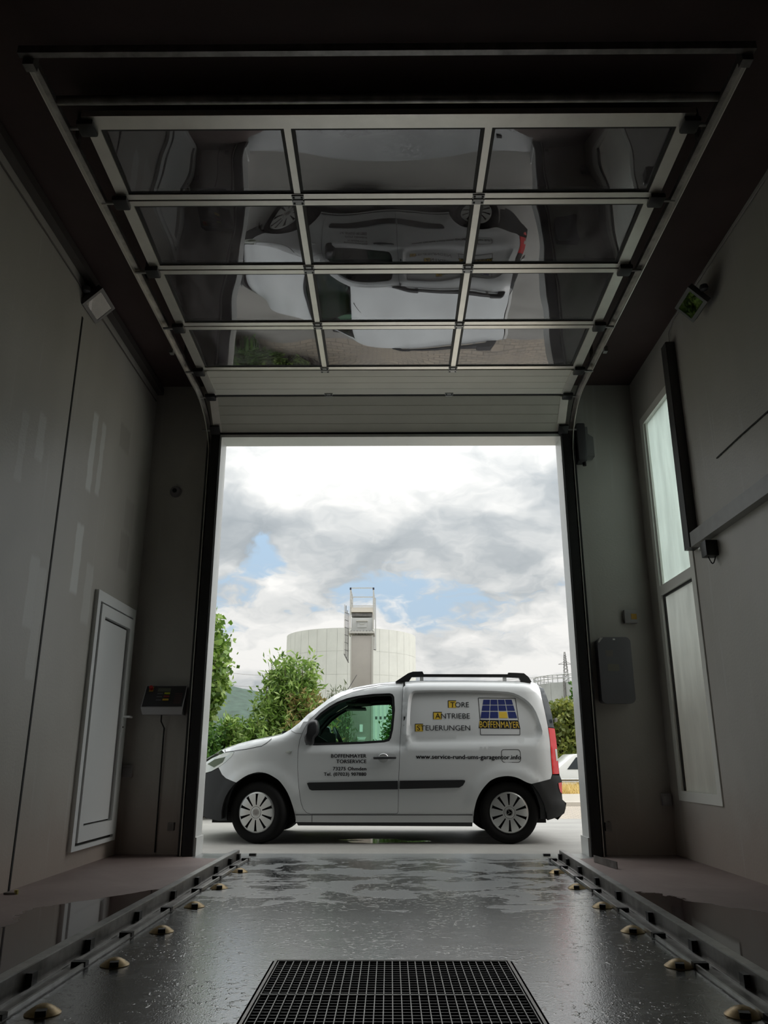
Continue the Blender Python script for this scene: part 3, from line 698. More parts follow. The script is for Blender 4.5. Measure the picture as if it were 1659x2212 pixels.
def add_text(body, fn, m, parent, name, bold=0.0, space=1.0):
    """fn maps normalised text coords (0..1 across, cap heights up) to a 3D point"""
    cu = bpy.data.curves.new('tmp_text', 'FONT'); cu.body = body; cu.space_character = space; cu.resolution_u = 3
    to = bpy.data.objects.new('tmp_text', cu); COL.objects.link(to)
    h = bpy.data.curves.new('tmp_h', 'FONT'); h.body = 'H'; ho = bpy.data.objects.new('tmp_h', h); COL.objects.link(ho)
    dg = bpy.context.evaluated_depsgraph_get(); dg.update()
    me = to.evaluated_get(dg).to_mesh(); V = [v.co.copy() for v in me.vertices]; F = [tuple(p.vertices) for p in me.polygons]; to.evaluated_get(dg).to_mesh_clear()
    me = ho.evaluated_get(dg).to_mesh(); caph = max(v.co.y for v in me.vertices); ho.evaluated_get(dg).to_mesh_clear()
    bpy.data.objects.remove(to); bpy.data.objects.remove(ho); bpy.data.curves.remove(cu); bpy.data.curves.remove(h)
    x0 = min(v.x for v in V); x1 = max(v.x for v in V)
    W_ = x1 - x0; VV = []; FF = []
    shifts = [(0, 0)] if bold < 0.008 else [(0, 0), (bold, 0), (-bold, 0), (0, bold * 0.6), (0, -bold * 0.6)]      # heavier strokes
    for ax_, ay_ in shifts:
        k = len(VV); VV += [fn((v.x + ax_ - x0) / W_, (v.y + ay_) / caph) for v in V]; FF += [tuple(i + k for i in f) for f in F]
    return mkobj(name, VV, FF, m, parent)
M_PRINT = mat('faint_grey_print', (0.16, 0.16, 0.17), 0.5)
M_PRINTR = mat('faint_red_print', (0.16, 0.05, 0.05), 0.5)
for k, vv in enumerate((0.585, 0.445, 0.295)):
    MBk = MB()
    for j in range(5): 
        v = [slope(u, z_, .0046) for u, z_ in ((0.32 + .027 * j, vv), (0.34 + .027 * j, vv), (0.34 + .027 * j, vv + .05), (0.32 + .027 * j, vv + .05))]; MBk.add(v, [(0, 1, 2, 3)])
    MBk.build('print_line', M_PRINT, fc)
for k in range(6):
    vv = 0.18 + 0.085 * k
    MB().add([slope(u, z_, .0046) for u, z_ in ((0.75, vv), (0.93, vv), (0.93, vv + .018), (0.75, vv + .018))], [(0, 1, 2, 3)]).build('print_line', M_PRINTR, fc)
MB().tube([(-0.03, -0.12, -0.14), (-0.035, -0.10, -0.20), (-0.02, -0.03, -0.26), (-0.02, -0.012, -1.38)], 0.007, 6).build('cable', M_RUBBER, cp, smooth=True)

# --- dome sensor, sockets, switch, cabinet, gate motor
ds = empty('dome_sensor', (-2.284, YG, 3.578)); tag(ds, 'small round sensor with black eye on the gate wall', 'sensor')
RX = Matrix.Rotation(math.radians(90), 4, 'X')
MB().lathe([(0.062, 0), (0.062, 0.015), (0.050, 0.045), (0.028, 0.055), (0.0, 0.056)], 24, RX).build('housing', mat('sensor_grey', (0.25, 0.24, 0.24), 0.5), ds, smooth=True)
MB().lathe([(0.024, 0.052), (0.022, 0.064), (0.0, 0.068)], 16, RX).build('eye', M_DARK, ds, smooth=True)
M_BOXG = mat('light_grey_box', (0.36, 0.35, 0.35), 0.45)
def socket(loc, rz, label):
    g = empty('wall_socket', loc, rz); tag(g, label, 'socket', 'surface sockets near the gate')
    MB().box(-0.042, 0.042, -0.055, 0.0, -0.055, 0.055).build('box_body', M_BOXG, g, bevel=0.006)
    MB().box(-0.036, 0.036, -0.068, -0.055, -0.046, 0.03).build('flap_lid', M_BOXG, g, bevel=0.004)
socket((XL + 0.06, YG, 0.74), 0, 'grey surface socket in the left corner beside the white door')
socket((XR - 0.06, YG, 0.486), 0, 'grey surface socket in the right corner below the window')
sw = empty('wall_switch', (2.43, YG, 2.225)); tag(sw, 'grey wall switch with yellow label above the cabinet', 'switch')
MB().box(-0.065, 0.065, -0.06, 0, -0.068, 0.068).build('box_body', M_BOXG, sw, bevel=0.008)
MB().box(0.0, 0.055, -0.064, -0.060, -0.03, 0.025).build('yellow_label', mat('label_yellow', (0.50, 0.30, 0.04), 0.5), sw)
cb = empty('control_cabinet', (2.21, YG, 1.683)); tag(cb, 'dark grey gate control cabinet with rounded corners on the gate wall', 'cabinet')
def rrect(w_, h_, r, n=6):
    pts = []
    for cx, cz, a0 in ((w_ / 2 - r, h_ / 2 - r, 0), (-w_ / 2 + r, h_ / 2 - r, PI / 2), (-w_ / 2 + r, -h_ / 2 + r, PI), (w_ / 2 - r, -h_ / 2 + r, 1.5 * PI)):
        for k in range(n + 1): pts.append((cx + r * math.cos(a0 + k * PI / 2 / n), cz + r * math.sin(a0 + k * PI / 2 / n)))
    return pts
M_CAB = mat('cabinet_grey', (0.16, 0.16, 0.175), 0.4)
MB().prism(rrect(0.31, 0.62, 0.03), lambda u, v: (u, 0, v), lambda u, v: (u, -0.10, v)).build('case', M_CAB, cb)
cl = MB().prism(rrect(0.325, 0.64, 0.05), lambda u, v: (u, -0.10, v), lambda u, v: (u, -0.15, v)).build('lid', M_CAB, cb)
MB().add([(-0.155, -0.152, 0.275), (-0.135, -0.152, 0.315), (-0.105, -0.152, 0.315), (-0.15, -0.152, 0.262)], [(0, 1, 2, 3)]).build('corner_sticker', mat('sticker_white', (0.6, 0.6, 0.58), 0.4), cl)
MB().box(-0.01, 0.012, -0.154, -0.15, 0.29, 0.305).build('screw_cap', M_UPVC, cl)
MB().box(-0.09, -0.02, -0.152, -0.15, 0.13, 0.19).build('faded_label', mat('label_faded', (0.20, 0.19, 0.17), 0.5), cl)
MB().box(-0.08, 0.03, -0.152, -0.15, -0.01, 0.06).build('faded_label', mat('label_faded2', (0.20, 0.195, 0.16), 0.5), cl)
gm = empty('gate_motor', (2.08, YG, 4.06)); tag(gm, 'dark gate drive motor at the top of the right track', 'motor')
MB().box(-0.075, 0.02, -0.16, 0.0, -0.19, 0.24).build('gearbox', M_LAMPB, gm, bevel=0.02)
MB().prism([(0.0, 0.20), (0.045, 0.20), (0.045, 0.12), (0.10, 0.08), (0.10, -0.14), (0.05, -0.14), (0.0, -0.14)], lambda u, v: (u, -0.02, v), lambda u, v: (u, -0.14, v)).build('motor_cover', mat('motor_grey', (0.20, 0.20, 0.20), 0.45), gm)
MB().tube([(0.0, -0.08, -0.19), (0.0, -0.08, -0.225)], 0.02, 10).build('cable_gland', M_DARK, gm)
# bits on the floor
tag(MB().bar((1.765, 7.45, 0.03), (1.835, 6.98, 0.03), 0.008, 0.055).build('steel_offcut', M_STEELD), 'short steel angle piece on the floor beside the right rail', 'angle piece')
fb = empty('floor_stop', (-2.50, 5.72, 0)); tag(fb, 'small yellow tipped peg on the floor by the left wall joint', 'peg')
MB().box(-0.045, 0.03, -0.02, 0.02, 0, 0.012).build('base', M_STEELD, fb); MB().tube([(0.03, 0, 0), (0.03, 0, 0.026)], 0.014, 8).build('cap', mat('peg_yellow', (0.55, 0.48, 0.15), 0.5), fb)

# ================================================================== panel van
VC = 9.84                                   # centre line (world y)
van = empty('delivery_van', (0, VC, 0)); tag(van, 'white delivery van with black lettering parked across the gate', 'van')
M_PAINT = mat('white_van_paint', (0.66, 0.69, 0.70), 0.25, coat=0.9)
M_TRIM = mat('black_van_trim', (0.022, 0.023, 0.025), 0.42, var=0.1)
M_BUMP = mat('charcoal_bumper', (0.018, 0.020, 0.021), 0.55, spec=0.3)
M_TYRE = mat('tyre_rubber', (0.006, 0.006, 0.006), 0.85, spec=0.2)
M_CAP = mat('silver_wheel_trim', (0.56, 0.58, 0.57), 0.30, 0.55)
M_VGLASS = glass_mat('green_tinted_glass', (0.60, 0.84, 0.72), 1.45)
M_VIN = mat('van_interior', (0.045, 0.05, 0.048), 0.7)
M_GAP = mat('panel_gap', (0.01, 0.01, 0.01), 0.8)
M_RED = mat('red_lens', (0.62, 0.02, 0.025), 0.12, coat=0.8)
M_LENSC = mat('clear_lens', (0.62, 0.66, 0.62), 0.08, 0.2, coat=1.0)
M_INK = mat('black_lettering', (0.015, 0.015, 0.017), 0.4); M_INKY = mat('yellow_print', (0.72, 0.50, 0.06), 0.4); M_INKB = mat('navy_print', (0.022, 0.035, 0.16), 0.4)

TOP = [(-2.16, 0.70), (-2.13, 0.78), (-2.06, 0.845), (-1.968, 0.889), (-1.899, 0.932), (-1.823, 0.961), (-1.686, 1.001), (-1.492, 1.045), (-1.298, 1.083), (-1.181, 1.114), (-1.092, 1.165), (-1.003, 1.235), (-0.915, 1.325), (-0.786, 1.423), (-0.656, 1.521), (-0.551, 1.581), (-0.391, 1.628), (-0.256, 1.654), (-0.122, 1.674), (0.092, 1.691), (0.341, 1.701), (0.88, 1.701), (1.284, 1.696), (1.593, 1.689), (1.679, 1.68)]
REARX = [(0.23, 1.80), (0.30, 1.865), (0.40, 1.89), (0.44, 1.852), (0.63, 1.858), (0.70, 1.837), (1.0, 1.83), (1.18, 1.821), (1.33, 1.806), (1.474, 1.779), (1.62, 1.74), (1.68, 1.68)]
def lerp_tab(tab, x):
    if x <= tab[0][0]: return tab[0][1]
    for (a, b_), (c, d_) in zip(tab, tab[1:]):
        if x <= c: return b_ + (d_ - b_) * (x - a) / (c - a) if c > a else d_
    return tab[-1][1]
def smst(t): t = min(1, max(0, t)); return t * t * (3 - 2 * t)
RECIN = [(0.257, 1.547), (0.298, 1.567), (0.873, 1.569), (1.273, 1.556), (1.392, 1.533), (1.506, 1.461), (1.578, 1.369), (1.614, 1.241), (1.624, 1.126), (1.582, 1.088), (1.373, 1.076), (0.459, 1.044), (0.302, 1.038), (0.244, 1.057), (0.218, 1.114), (0.221, 1.305), (0.236, 1.461)]
RECOUT = [(0.205, 1.514), (0.245, 1.572), (0.298, 1.586), (0.874, 1.588), (1.288, 1.574), (1.408, 1.550), (1.525, 1.476), (1.600, 1.380), (1.645, 1.241), (1.672, 1.113), (1.618, 1.030), (1.499, 1.010), (0.846, 0.975), (0.249, 0.972), (0.191, 1.001), (0.176, 1.063), (0.186, 1.305)]
def roundp(poly, it=1):
    for _ in range(it):
        o_ = []
        n = len(poly)
        for i in range(n):
            a = poly[i]; b_ = poly[(i + 1) % n]
            o_ += [(a[0] * .75 + b_[0] * .25, a[1] * .75 + b_[1] * .25), (a[0] * .25 + b_[0] * .75, a[1] * .25 + b_[1] * .75)]
        poly = o_
    return poly
def inpoly(p, poly):
    x, y = p; c = False; n = len(poly); j = n - 1
    for i in range(n):
        xi, yi = poly[i]; xj, yj = poly[j]
        if (yi > y) != (yj > y) and x < (xj - xi) * (y - yi) / (yj - yi) + xi: c = not c
        j = i
    return c
def dpoly(p, poly):
    best = 9.0; n = len(poly); px_, py_ = p
    for i in range(n):
        ax, ay = poly[i]; bx_, by_ = poly[(i + 1) % n]; ex, ey = bx_ - ax, by_ - ay
        t = ((px_ - ax) * ex + (py_ - ay) * ey) / (ex * ex + ey * ey + 1e-12); t = min(1, max(0, t))
        dd = math.hypot(px_ - ax - t * ex, py_ - ay - t * ey); best = min(best, dd)
    return best
RECIN = roundp(RECIN, 1); RECOUT = roundp(RECOUT, 1)
def crom(pts, k=3):
    o_ = []
    for i in range(len(pts) - 1):
        p0, p1, p2, p3 = pts[max(0, i - 1)], pts[i], pts[i + 1], pts[min(len(pts) - 1, i + 2)]
        for j in range(k):
            t = j / k
            o_.append(tuple(0.5 * (2 * p1[a] + (p2[a] - p0[a]) * t + (2 * p0[a] - 5 * p1[a] + 4 * p2[a] - p3[a]) * t * t + (3 * p1[a] - p0[a] - 3 * p2[a] + p3[a]) * t ** 3) for a in (0, 1)))
    return o_ + [pts[-1]]
FW, RW = (-1.40, 0.305), (1.268, 0.305)
def hw(x, z, feat=True):
    w_ = 0.90
    if z < 0.62: w_ -= 0.05 * ((0.62 - z) / 0.42) ** 2
    if z > 0.62: w_ -= 0.012 * ((z - 0.62) / 0.38) ** 2 if z < 1.0 else 0.012
    if z > 1.0: w_ -= 0.105 * ((z - 1.0) / 0.70) ** 1.4
    # shoulder: body steps inward above the belt crease
    zs = 0.935 + 0.012 * (x + 0.94) if x < 0.15 else 0.975
    if x > -1.05: 
        k = smst((x + 1.05) / 0.25)
        if x < 0.16: w_ -= 0.032 * k * smst((z - zs) / 0.05)
        else: w_ -= 0.006 * smst((z - zs) / 0.05)
    # roof rounding
    zt = lerp_tab(TOP, x); dzr = zt - z
    rr = 0.10 if x > -0.6 else 0.075
    if dzr < rr: w_ -= (0.075 if x > -0.6 else 0.06) * (1 - max(0, dzr) / rr) ** 2
    # plan taper
    if x < -1.30: t = (-1.30 - x) / 0.86; w_ -= 0.34 * t ** 2.3
    xr = lerp_tab(REARX, z); t = (x - (xr - 0.26)) / 0.26
    if t > 0: w_ -= 0.11 * min(1, t) ** 2.4
    if feat:
        for cx, cz in (FW, RW):
            r = math.hypot(x - cx, (z - cz) * 0.97); dd = r - 0.375
            if z > 0.2: w_ += 0.016 * (1 - smst((dd - 0.05) / 0.07)) * smst((z - 0.25) / 0.2)
        if 0.15 < x < 1.70 and 0.95 < z < 1.60:
            p = (x, z)
            if inpoly(p, RECOUT):
                if inpoly(p, RECIN): w_ -= 0.032
                else:
                    a = dpoly(p, RECOUT); bq = dpoly(p, RECIN); w_ -= 0.032 * smst(a / (a + bq + 1e-6))
    return w_
def resample(poly, sp, closed=True):
    out = []; n = len(poly)
    for i in range(n if closed else n - 1):
        a = poly[i]; b_ = poly[(i + 1) % n]; L = math.hypot(b_[0] - a[0], b_[1] - a[1]); k = max(1, int(math.ceil(L / sp)))
        for j in range(k): out.append((a[0] + (b_[0] - a[0]) * j / k, a[1] + (b_[1] - a[1]) * j / k))
    if not closed: out.append(poly[-1])
    return out
def shrink(poly, dd):
    """move every vertex inward by dd (mitre)"""
    n = len(poly); ar = sum(poly[i][0] * poly[(i + 1) % n][1] - poly[(i + 1) % n][0] * poly[i][1] for i in range(n)); s = 1 if ar > 0 else -1; o_ = []
    for i in range(n):
        p0, p1, p2 = poly[i - 1], poly[i], poly[(i + 1) % n]
        e1 = Vector((p1[0] - p0[0], p1[1] - p0[1])); e2 = Vector((p2[0] - p1[0], p2[1] - p1[1]))
        if e1.length < 1e-9 or e2.length < 1e-9: o_.append(p1); continue
        e1.normalize(); e2.normalize(); n1 = Vector((-e1.y, e1.x)) * s; n2 = Vector((-e2.y, e2.x)) * s; nn_ = (n1 + n2)
        if nn_.length < 0.3: o_.append(p1); continue
        nn_.normalize(); k = dd / max(0.4, nn_.dot(n1)); o_.append((p1[0] + nn_.x * k, p1[1] + nn_.y * k))
    return o_
def tri_panel(outline, holes=(), sp=0.05, extra=()):
    out = resample(outline, sp); hs = [resample(h, sp) for h in holes]
    pts = []; edges = []
    for loop in [out] + hs + [resample(e, sp) for e in extra]:
        k = len(pts); pts += loop; edges += [(k + i, k + (i + 1) % len(loop)) for i in range(len(loop))]
    xs = [p[0] for p in out]; zs = [p[1] for p in out]; nb = len(pts)
    gx = int((max(xs) - min(xs)) / sp) + 1; gz = int((max(zs) - min(zs)) / sp) + 1
    B = np.array(pts)
    for i in range(gx + 1):
        for j in range(gz + 1):
            p = (min(xs) + i * sp + (0.5 * sp if j % 2 else 0), min(zs) + j * sp)
            if not inpoly(p, out) or any(inpoly(p, h) for h in hs): continue
            if np.min((B[:, 0] - p[0]) ** 2 + (B[:, 1] - p[1]) ** 2) < (0.4 * sp) ** 2: continue
            pts.append(p)
    V, E_, F, _, _, _ = delaunay_2d_cdt([Vector(p) for p in pts], edges, [], 0, 1e-6)
    V = [(v.x, v.y) for v in V]; T = []
    for f in F:
        c = (sum(V[i][0] for i in f) / 3, sum(V[i][1] for i in f) / 3)
        if inpoly(c, out) and not any(inpoly(c, h) for h in hs): T.append(tuple(f))
    return V, T, [out] + hs
def panel(name, outline, m, parent, holes=(), sp=0.05, off=0.0, fold=0.025, sides=(-1, 1), extra=(), feat=True, joined=False):
    V, T, loops = tri_panel(outline, holes, sp, extra); objs = []; allv = []; allf = []
    for s in sides:
        vs_ = [(x, s * (hw(x, z, feat) + off), z) for x, z in V]
        fs = []
        for f in T:
            a, b_, c = [V[i] for i in f]; ar = (b_[0] - a[0]) * (c[1] - a[1]) - (c[0] - a[0]) * (b_[1] - a[1])
            ccw = ar > 0            # ccw in (x,z) => normal -y
            fs.append(f if (ccw == (s < 0)) else f[::-1])
        for lp in loops:
            k = len(vs_); n = len(lp)
            for x, z in lp:
                h_ = hw(x, z, feat) + off; vs_ += [(x, s * h_, z), (x, s * (h_ - fold), z)]
            fs += [(k + 2 * i, k + 2 * ((i + 1) % n), k + 2 * ((i + 1) % n) + 1, k + 2 * i + 1) for i in range(n)]
        if joined and len(sides) > 1:
            k = len(allv); allv += vs_; allf += [tuple(i + k for i in f) for f in fs]
        else: objs.append(mkobj(name, vs_, fs, m, parent, True, 40))
    if joined and len(sides) > 1: objs.append(mkobj(name, allv, allf, m, parent, True, 40))
    return objs

DOOR = [(-0.959, 1.127), (-0.985, 1.05), (-0.997, 0.96), (-1.000, 0.88), (-0.996, 0.741), (-0.977, 0.558), (-0.950, 0.41), (-0.925, 0.345), (-0.890, 0.308), (-0.845, 0.294), (0.06, 0.297), (0.078, 0.302), (0.085, 0.32), (0.093, 0.619), (0.113, 1.063), (0.135, 1.37), (0.150, 1.64), (0.144, 1.652), (-0.064, 1.646), (-0.122, 1.634), (-0.256, 1.612), (-0.416, 1.572), (-0.549, 1.519), (-0.68, 1.447), (-0.784, 1.368), (-0.873, 1.278), (-0.925, 1.203)]
WINDOW = [(-0.915, 1.000), (-0.930, 1.06), (-0.922, 1.13), (-0.884, 1.216), (-0.833, 1.276), (-0.77, 1.342), (-0.679, 1.409), (-0.587, 1.462), (-0.482, 1.501), (-0.349, 1.530), (-0.188, 1.549), (-0.001, 1.556), (0.030, 1.545), (0.048, 1.515), (0.056, 1.37), (0.035, 1.165), (0.012, 1.070), (-0.010, 1.040), (-0.063, 1.026), (-0.3, 1.010), (-0.511, 1.003), (-0.822, 0.994)]
FARCH = [(-1.747, 0.246), (-1.742, 0.377), (-1.705, 0.509), (-1.647, 0.612), (-1.585, 0.660), (-1.50, 0.700), (-1.408, 0.718), (-1.32, 0.705), (-1.24, 0.667), (-1.172, 0.618), (-1.091, 0.509), (-1.035, 0.377), (-1.005, 0.258), (-1.004, 0.215)]
RARCH = [(0.878, 0.212), (0.880, 0.248), (0.889, 0.331), (0.918, 0.438), (0.972, 0.534), (1.052, 0.619), (1.10, 0.648), (1.157, 0.668), (1.26, 0.680), (1.362, 0.661), (1.449, 0.619), (1.506, 0.600)]
HEADL = [(-2.09, 0.80), (-1.966, 0.866), (-1.82, 0.92), (-1.76, 0.932), (-1.723, 0.934), (-1.697, 0.926), (-1.727, 0.876), (-1.801, 0.814), (-1.875, 0.765), (-1.963, 0.722), (-2.06, 0.70)]
# white body side: silhouette minus arches, bumpers, lamps
SIDE = ([(-1.654, 0.612)] + crom(FARCH)[12:] + [(-0.6, 0.212), (0.3, 0.212)] + RARCH[:2] + crom(RARCH[2:]) + [(1.72, 0.649), (1.742, 0.70), (1.74, 0.864), (1.743, 1.051), (1.734, 1.186), (1.715, 1.35), (1.696, 1.5)]
        + TOP[:4:-1] + [(-1.86, 0.945), (-1.82, 0.92), (-1.76, 0.932), (-1.723, 0.934), (-1.697, 0.926), (-1.727, 0.876), (-1.801, 0.814), (-1.875, 0.765), (-1.826, 0.692), (-1.778, 0.655), (-1.726, 0.637)])
bodyo = panel('body_shell', SIDE, M_PAINT, van, holes=[DOOR], sp=0.045, fold=0.03, extra=[RECIN, RECOUT], joined=True)[0]
# dark backing so that panel gaps read black
panel('gap_backing', [(-1.02, 0.27), (0.10, 0.27), (0.158, 1.66), (-0.06, 1.66), (-0.42, 1.585), (-0.79, 1.38), (-0.96, 1.2)], M_GAP, van, holes=[shrink(WINDOW, -0.02)], sp=0.08, off=-0.038, fold=0.004, joined=True)
# doors (one per side)
for s in (-1, 1):
    dr = panel('front_door', shrink(DOOR, 0.004), M_PAINT, van, holes=[WINDOW], sp=0.04, fold=0.022, sides=(s,))[0]
    WI = shrink(WINDOW, 0.026)
    panel('window_surround', shrink(WINDOW, 0.001), M_TRIM, dr, holes=[WI], sp=0.06, off=-0.008, fold=0.03, sides=(s,))
    panel('side_window', shrink(WINDOW, 0.02), M_VGLASS, dr, sp=0.08, off=-0.016, fold=0.002, sides=(s,))
    # handle: recessed dish + black grip
    hx, hz = -0.073, 0.862
    y_ = hw(hx, hz)
    MB().lathe([(0.056, 0.0), (0.052, 0.004), (0.030, 0.0055), (0.0, 0.006)], 24, Matrix.Translation((hx, s * y_, hz)) @ Matrix.Rotation(math.radians(90 * -s if s > 0 else 90), 4, 'X') @ Matrix.Diagonal((1.0, 0.88, 1.0, 1.0))).build('handle_dish', mat('dish_silver', (0.60, 0.62, 0.62), 0.25, 0.3), dr, smooth=True)
    MB().tube([(-0.172, s * (y_ + .006), 0.864), (-0.16, s * (y_ + .018), 0.864), (-0.05, s * (y_ + .030), 0.866), (0.045, s * (y_ + .018), 0.867), (0.058, s * (y_ + .006), 0.867)], 0.014, 10).build('door_handle', M_TRIM, dr, smooth=True)
    # mirror
    MP = [(-0.903, 1.216), (-0.879, 1.252), (-0.82, 1.264), (-0.786, 1.254), (-0.768, 1.19), (-0.772, 1.114), (-0.826, 1.064), (-0.822, 1.013), (-0.848, 0.990), (-0.895, 1.000), (-0.922, 1.026), (-0.931, 1.089), (-0.912, 1.114), (-0.908, 1.165)]
    mp = roundp(MP, 1); ym = hw(-0.85, 1.1)
    b = MB(); n = len(mp); cx_, cz_ = -0.85, 1.13
    lay = [(0.90, -0.01), (1.0, 0.05), (1.0, 0.10), (0.93, 0.145), (0.72, 0.165)]
    V = []; F = []
    for k_, (sc, yy) in enumerate(lay):
        for x, z in mp: V.append((cx_ + (x - cx_) * sc, s * (ym + yy), cz_ + (z - cz_) * sc))
    for k_ in range(len(lay) - 1):
        F += [(k_ * n + i, k_ * n + (i + 1) % n, (k_ + 1) * n + (i + 1) % n, (k_ + 1) * n + i) for i in range(n)]
    F += [tuple(range(n)), tuple((len(lay) - 1) * n + i for i in range(n))]
    b.add(V, F); b.build('wing_mirror', M_TRIM, dr, smooth=True, sharp=50)
# black rubbing strips: door part and side part
STR_D = [(-0.889, 0.606), (-0.870, 0.613), (0.082, 0.631), (0.082, 0.545), (-0.835, 0.533), (-0.861, 0.545)]
STR_B = [(0.104, 0.632), (0.775, 0.640), (0.800, 0.636), (0.800, 0.620), (0.776, 0.584), (0.735, 0.562), (0.100, 0.547)]
panel('rubbing_strip', STR_D, M_TRIM, van, sp=0.06, off=0.014, fold=0.02); panel('rubbing_strip', STR_B, M_TRIM, van, sp=0.06, off=0.014, fold=0.02)
# sill
panel('sill_trim', [(-1.0, 0.212), (0.875, 0.212), (0.872, 0.170), (-0.98, 0.178)], M_TRIM, van, sp=0.1, off=-0.03, fold=0.25)
MB().box(-1.0, 0.87, -0.884, 0.884, 0.284, 0.288).build('sill_gap', M_GAP, van)
# bumpers
FBUMP = [(-1.875, 0.765), (-1.826, 0.692), (-1.778, 0.655), (-1.726, 0.637), (-1.654, 0.614), (-1.705, 0.509), (-1.742, 0.377), (-1.747, 0.246), (-1.742, 0.225), (-1.841, 0.215), (-1.99, 0.235), (-2.10, 0.28), (-2.165, 0.40), (-2.175, 0.55), (-2.16, 0.66), (-2.06, 0.70), (-1.963, 0.722)]
panel('front_bumper', shrink(FBUMP, 0.003), M_BUMP, van, sp=0.05, fold=0.06)
RBUMP = [(1.506, 0.601), (1.72, 0.649), (1.742, 0.692), (1.837, 0.686), (1.859, 0.631), (1.85, 0.486), (1.853, 0.438), (1.895, 0.402), (1.884, 0.343), (1.868, 0.295), (1.796, 0.26), (1.668, 0.230), (1.625, 0.40), (1.575, 0.51)]
panel('rear_bumper', shrink(RBUMP, 0.003), M_BUMP, van, sp=0.05, fold=0.06, off=0.006)
panel('bumper_flare', [(1.506, 0.598), (1.578, 0.508), (1.628, 0.40), (1.660, 0.245), (1.595, 0.245), (1.592, 0.36), (1.560, 0.47)], M_BUMP, van, sp=0.05, off=-0.02, fold=0.10)
panel('rear_reflector', [(1.808, 0.607), (1.850, 0.613), (1.850, 0.498), (1.826, 0.516), (1.812, 0.559)], M_RED, van, sp=0.04, off=0.012, fold=0.02)
panel('headlight', shrink(HEADL, 0.003), M_LENSC, van, sp=0.04, off=-0.002, fold=0.05)
panel('headlight_bowl', [(-2.02, 0.80), (-1.93, 0.85), (-1.80, 0.875), (-1.83, 0.82), (-1.93, 0.765)], mat('lamp_dark', (0.10, 0.13, 0.08), 0.15), van, sp=0.04, off=0.0005, fold=0.01)
TAIL = [(1.737, 1.180), (1.819, 1.175), (1.826, 1.063), (1.827, 1.0), (1.827, 0.802), (1.832, 0.700), (1.748, 0.698), (1.744, 0.864), (1.747, 1.051)]
panel('tail_light', TAIL, M_RED, van, sp=0.035, off=0.004, fold=0.05)
panel('reverse_lens', [(1.800, 0.96), (1.824, 0.955), (1.826, 0.84), (1.806, 0.83)], M_LENSC, van, sp=0.04, off=0.006, fold=0.01)
panel('rear_corner_glass', [(1.683, 1.662), (1.74, 1.615), (1.777, 1.474), (1.803, 1.33), (1.812, 1.202), (1.818, 1.182), (1.737, 1.188), (1.719, 1.35), (1.700, 1.5)], mat('smoked_corner', (0.035, 0.042, 0.046), 0.15, coat=0.5), van, sp=0.05, off=0.0, fold=0.05)
# hood shut line, fuel flap, repeater
def ribbon(name, pts, wd, m, parent, off=0.0012, sides=(-1, 1), closed=False):
    V = []; F = []
    for s in sides:
        pp = resample(pts, 0.03, closed); n = len(pp); k = len(V)
        for i in range(n):
            a = pp[i - 1] if (i or closed) else pp[i]; c = pp[(i + 1) % n] if (i < n - 1 or closed) else pp[i]
            t = Vector((c[0] - a[0], c[1] - a[1])).normalized(); nn_ = Vector((-t.y, t.x)) * wd / 2
            for q_ in (-1, 1):
                x, z = pp[i][0] + q_ * nn_.x, pp[i][1] + q_ * nn_.y; V.append((x, s * (hw(x, z) + off), z))
        for i in range(n if closed else n - 1):
            j = (i + 1) % n; F.append((k + 2 * i, k + 2 * i + 1, k + 2 * j + 1, k + 2 * j))
    return mkobj(name, V, F, m, parent)
ribbon('hood_shut_line', [(-1.823, 0.955), (-1.807, 0.925), (-1.549, 0.957), (-1.394, 0.988), (-1.334, 1.026), (-1.295, 1.066)], 0.006, M_GAP, van)
ribbon('pillar_shut_line', [(-1.085, 1.15), (-1.03, 1.122), (-0.965, 1.118)], 0.004, M_GAP, van)
ribbon('sill_shut_line', [(-0.83, 0.283), (-0.83, 0.215)], 0.005, M_GAP, van)
def rr2(x0, x1, z0, z1, r): return [(a + (x0 + x1) / 2, c + (z0 + z1) / 2) for a, c in rrect(x1 - x0, z1 - z0, r, 4)]
ribbon('fuel_flap_line', rr2(1.203, 1.406, 0.819, 0.951, 0.03), 0.006, M_GAP, van, sides=(-1,), closed=True)
ribbon('roof_seam', [(-0.42, 1.605), (-0.10, 1.658), (0.15, 1.668), (0.16, 1.69)], 0.004, M_GAP, van)
for s in (-1, 1):
    y_ = hw(-1.10, 0.926)
    MB().lathe([(0.032, 0.0), (0.028, 0.008), (0.0, 0.012)], 18, Matrix.Translation((-1.10, s * y_, 0.926)) @ Matrix.Rotation(math.radians(90 if s < 0 else -90), 4, 'X') @ Matrix.Diagonal((1, 0.5, 1, 1))).build('side_repeater', M_LENSC, van, smooth=True)

# hood, windscreen, roof as lofts across the car
def loft(name, x0, x1, m, crown, bulge=0.0, inset=0.0, dz=0.0, ns=20, sp=0.05):
    st = [p for p in TOP if x0 < p[0] < x1]; st = [(x0, lerp_tab(TOP, x0))] + st + [(x1, lerp_tab(TOP, x1))]; st = resample(st, sp, False)
    V = []; F = []
    for x, z in st:
        wd = hw(x, z - 0.001) - inset
        for k in range(ns + 1):
            s = -1 + 2 * k / ns; e = 1 - s * s; e2 = 1 - abs(s) ** 4
            V.append((x - bulge * e, s * wd, z + dz + crown * e2))
    for i in range(len(st) - 1):
        for k in range(ns): a = i * (ns + 1) + k; F.append((a, a + ns + 1, a + ns + 2, a + 1))
    return mkobj(name, V, F, m, van, True)
loft('hood', -2.10, -1.17, M_PAINT, 0.030, 0.03)
MB().box(-1.20, -1.08, -0.72, 0.72, 1.105, 1.150).build('scuttle_panel', M_TRIM, van)
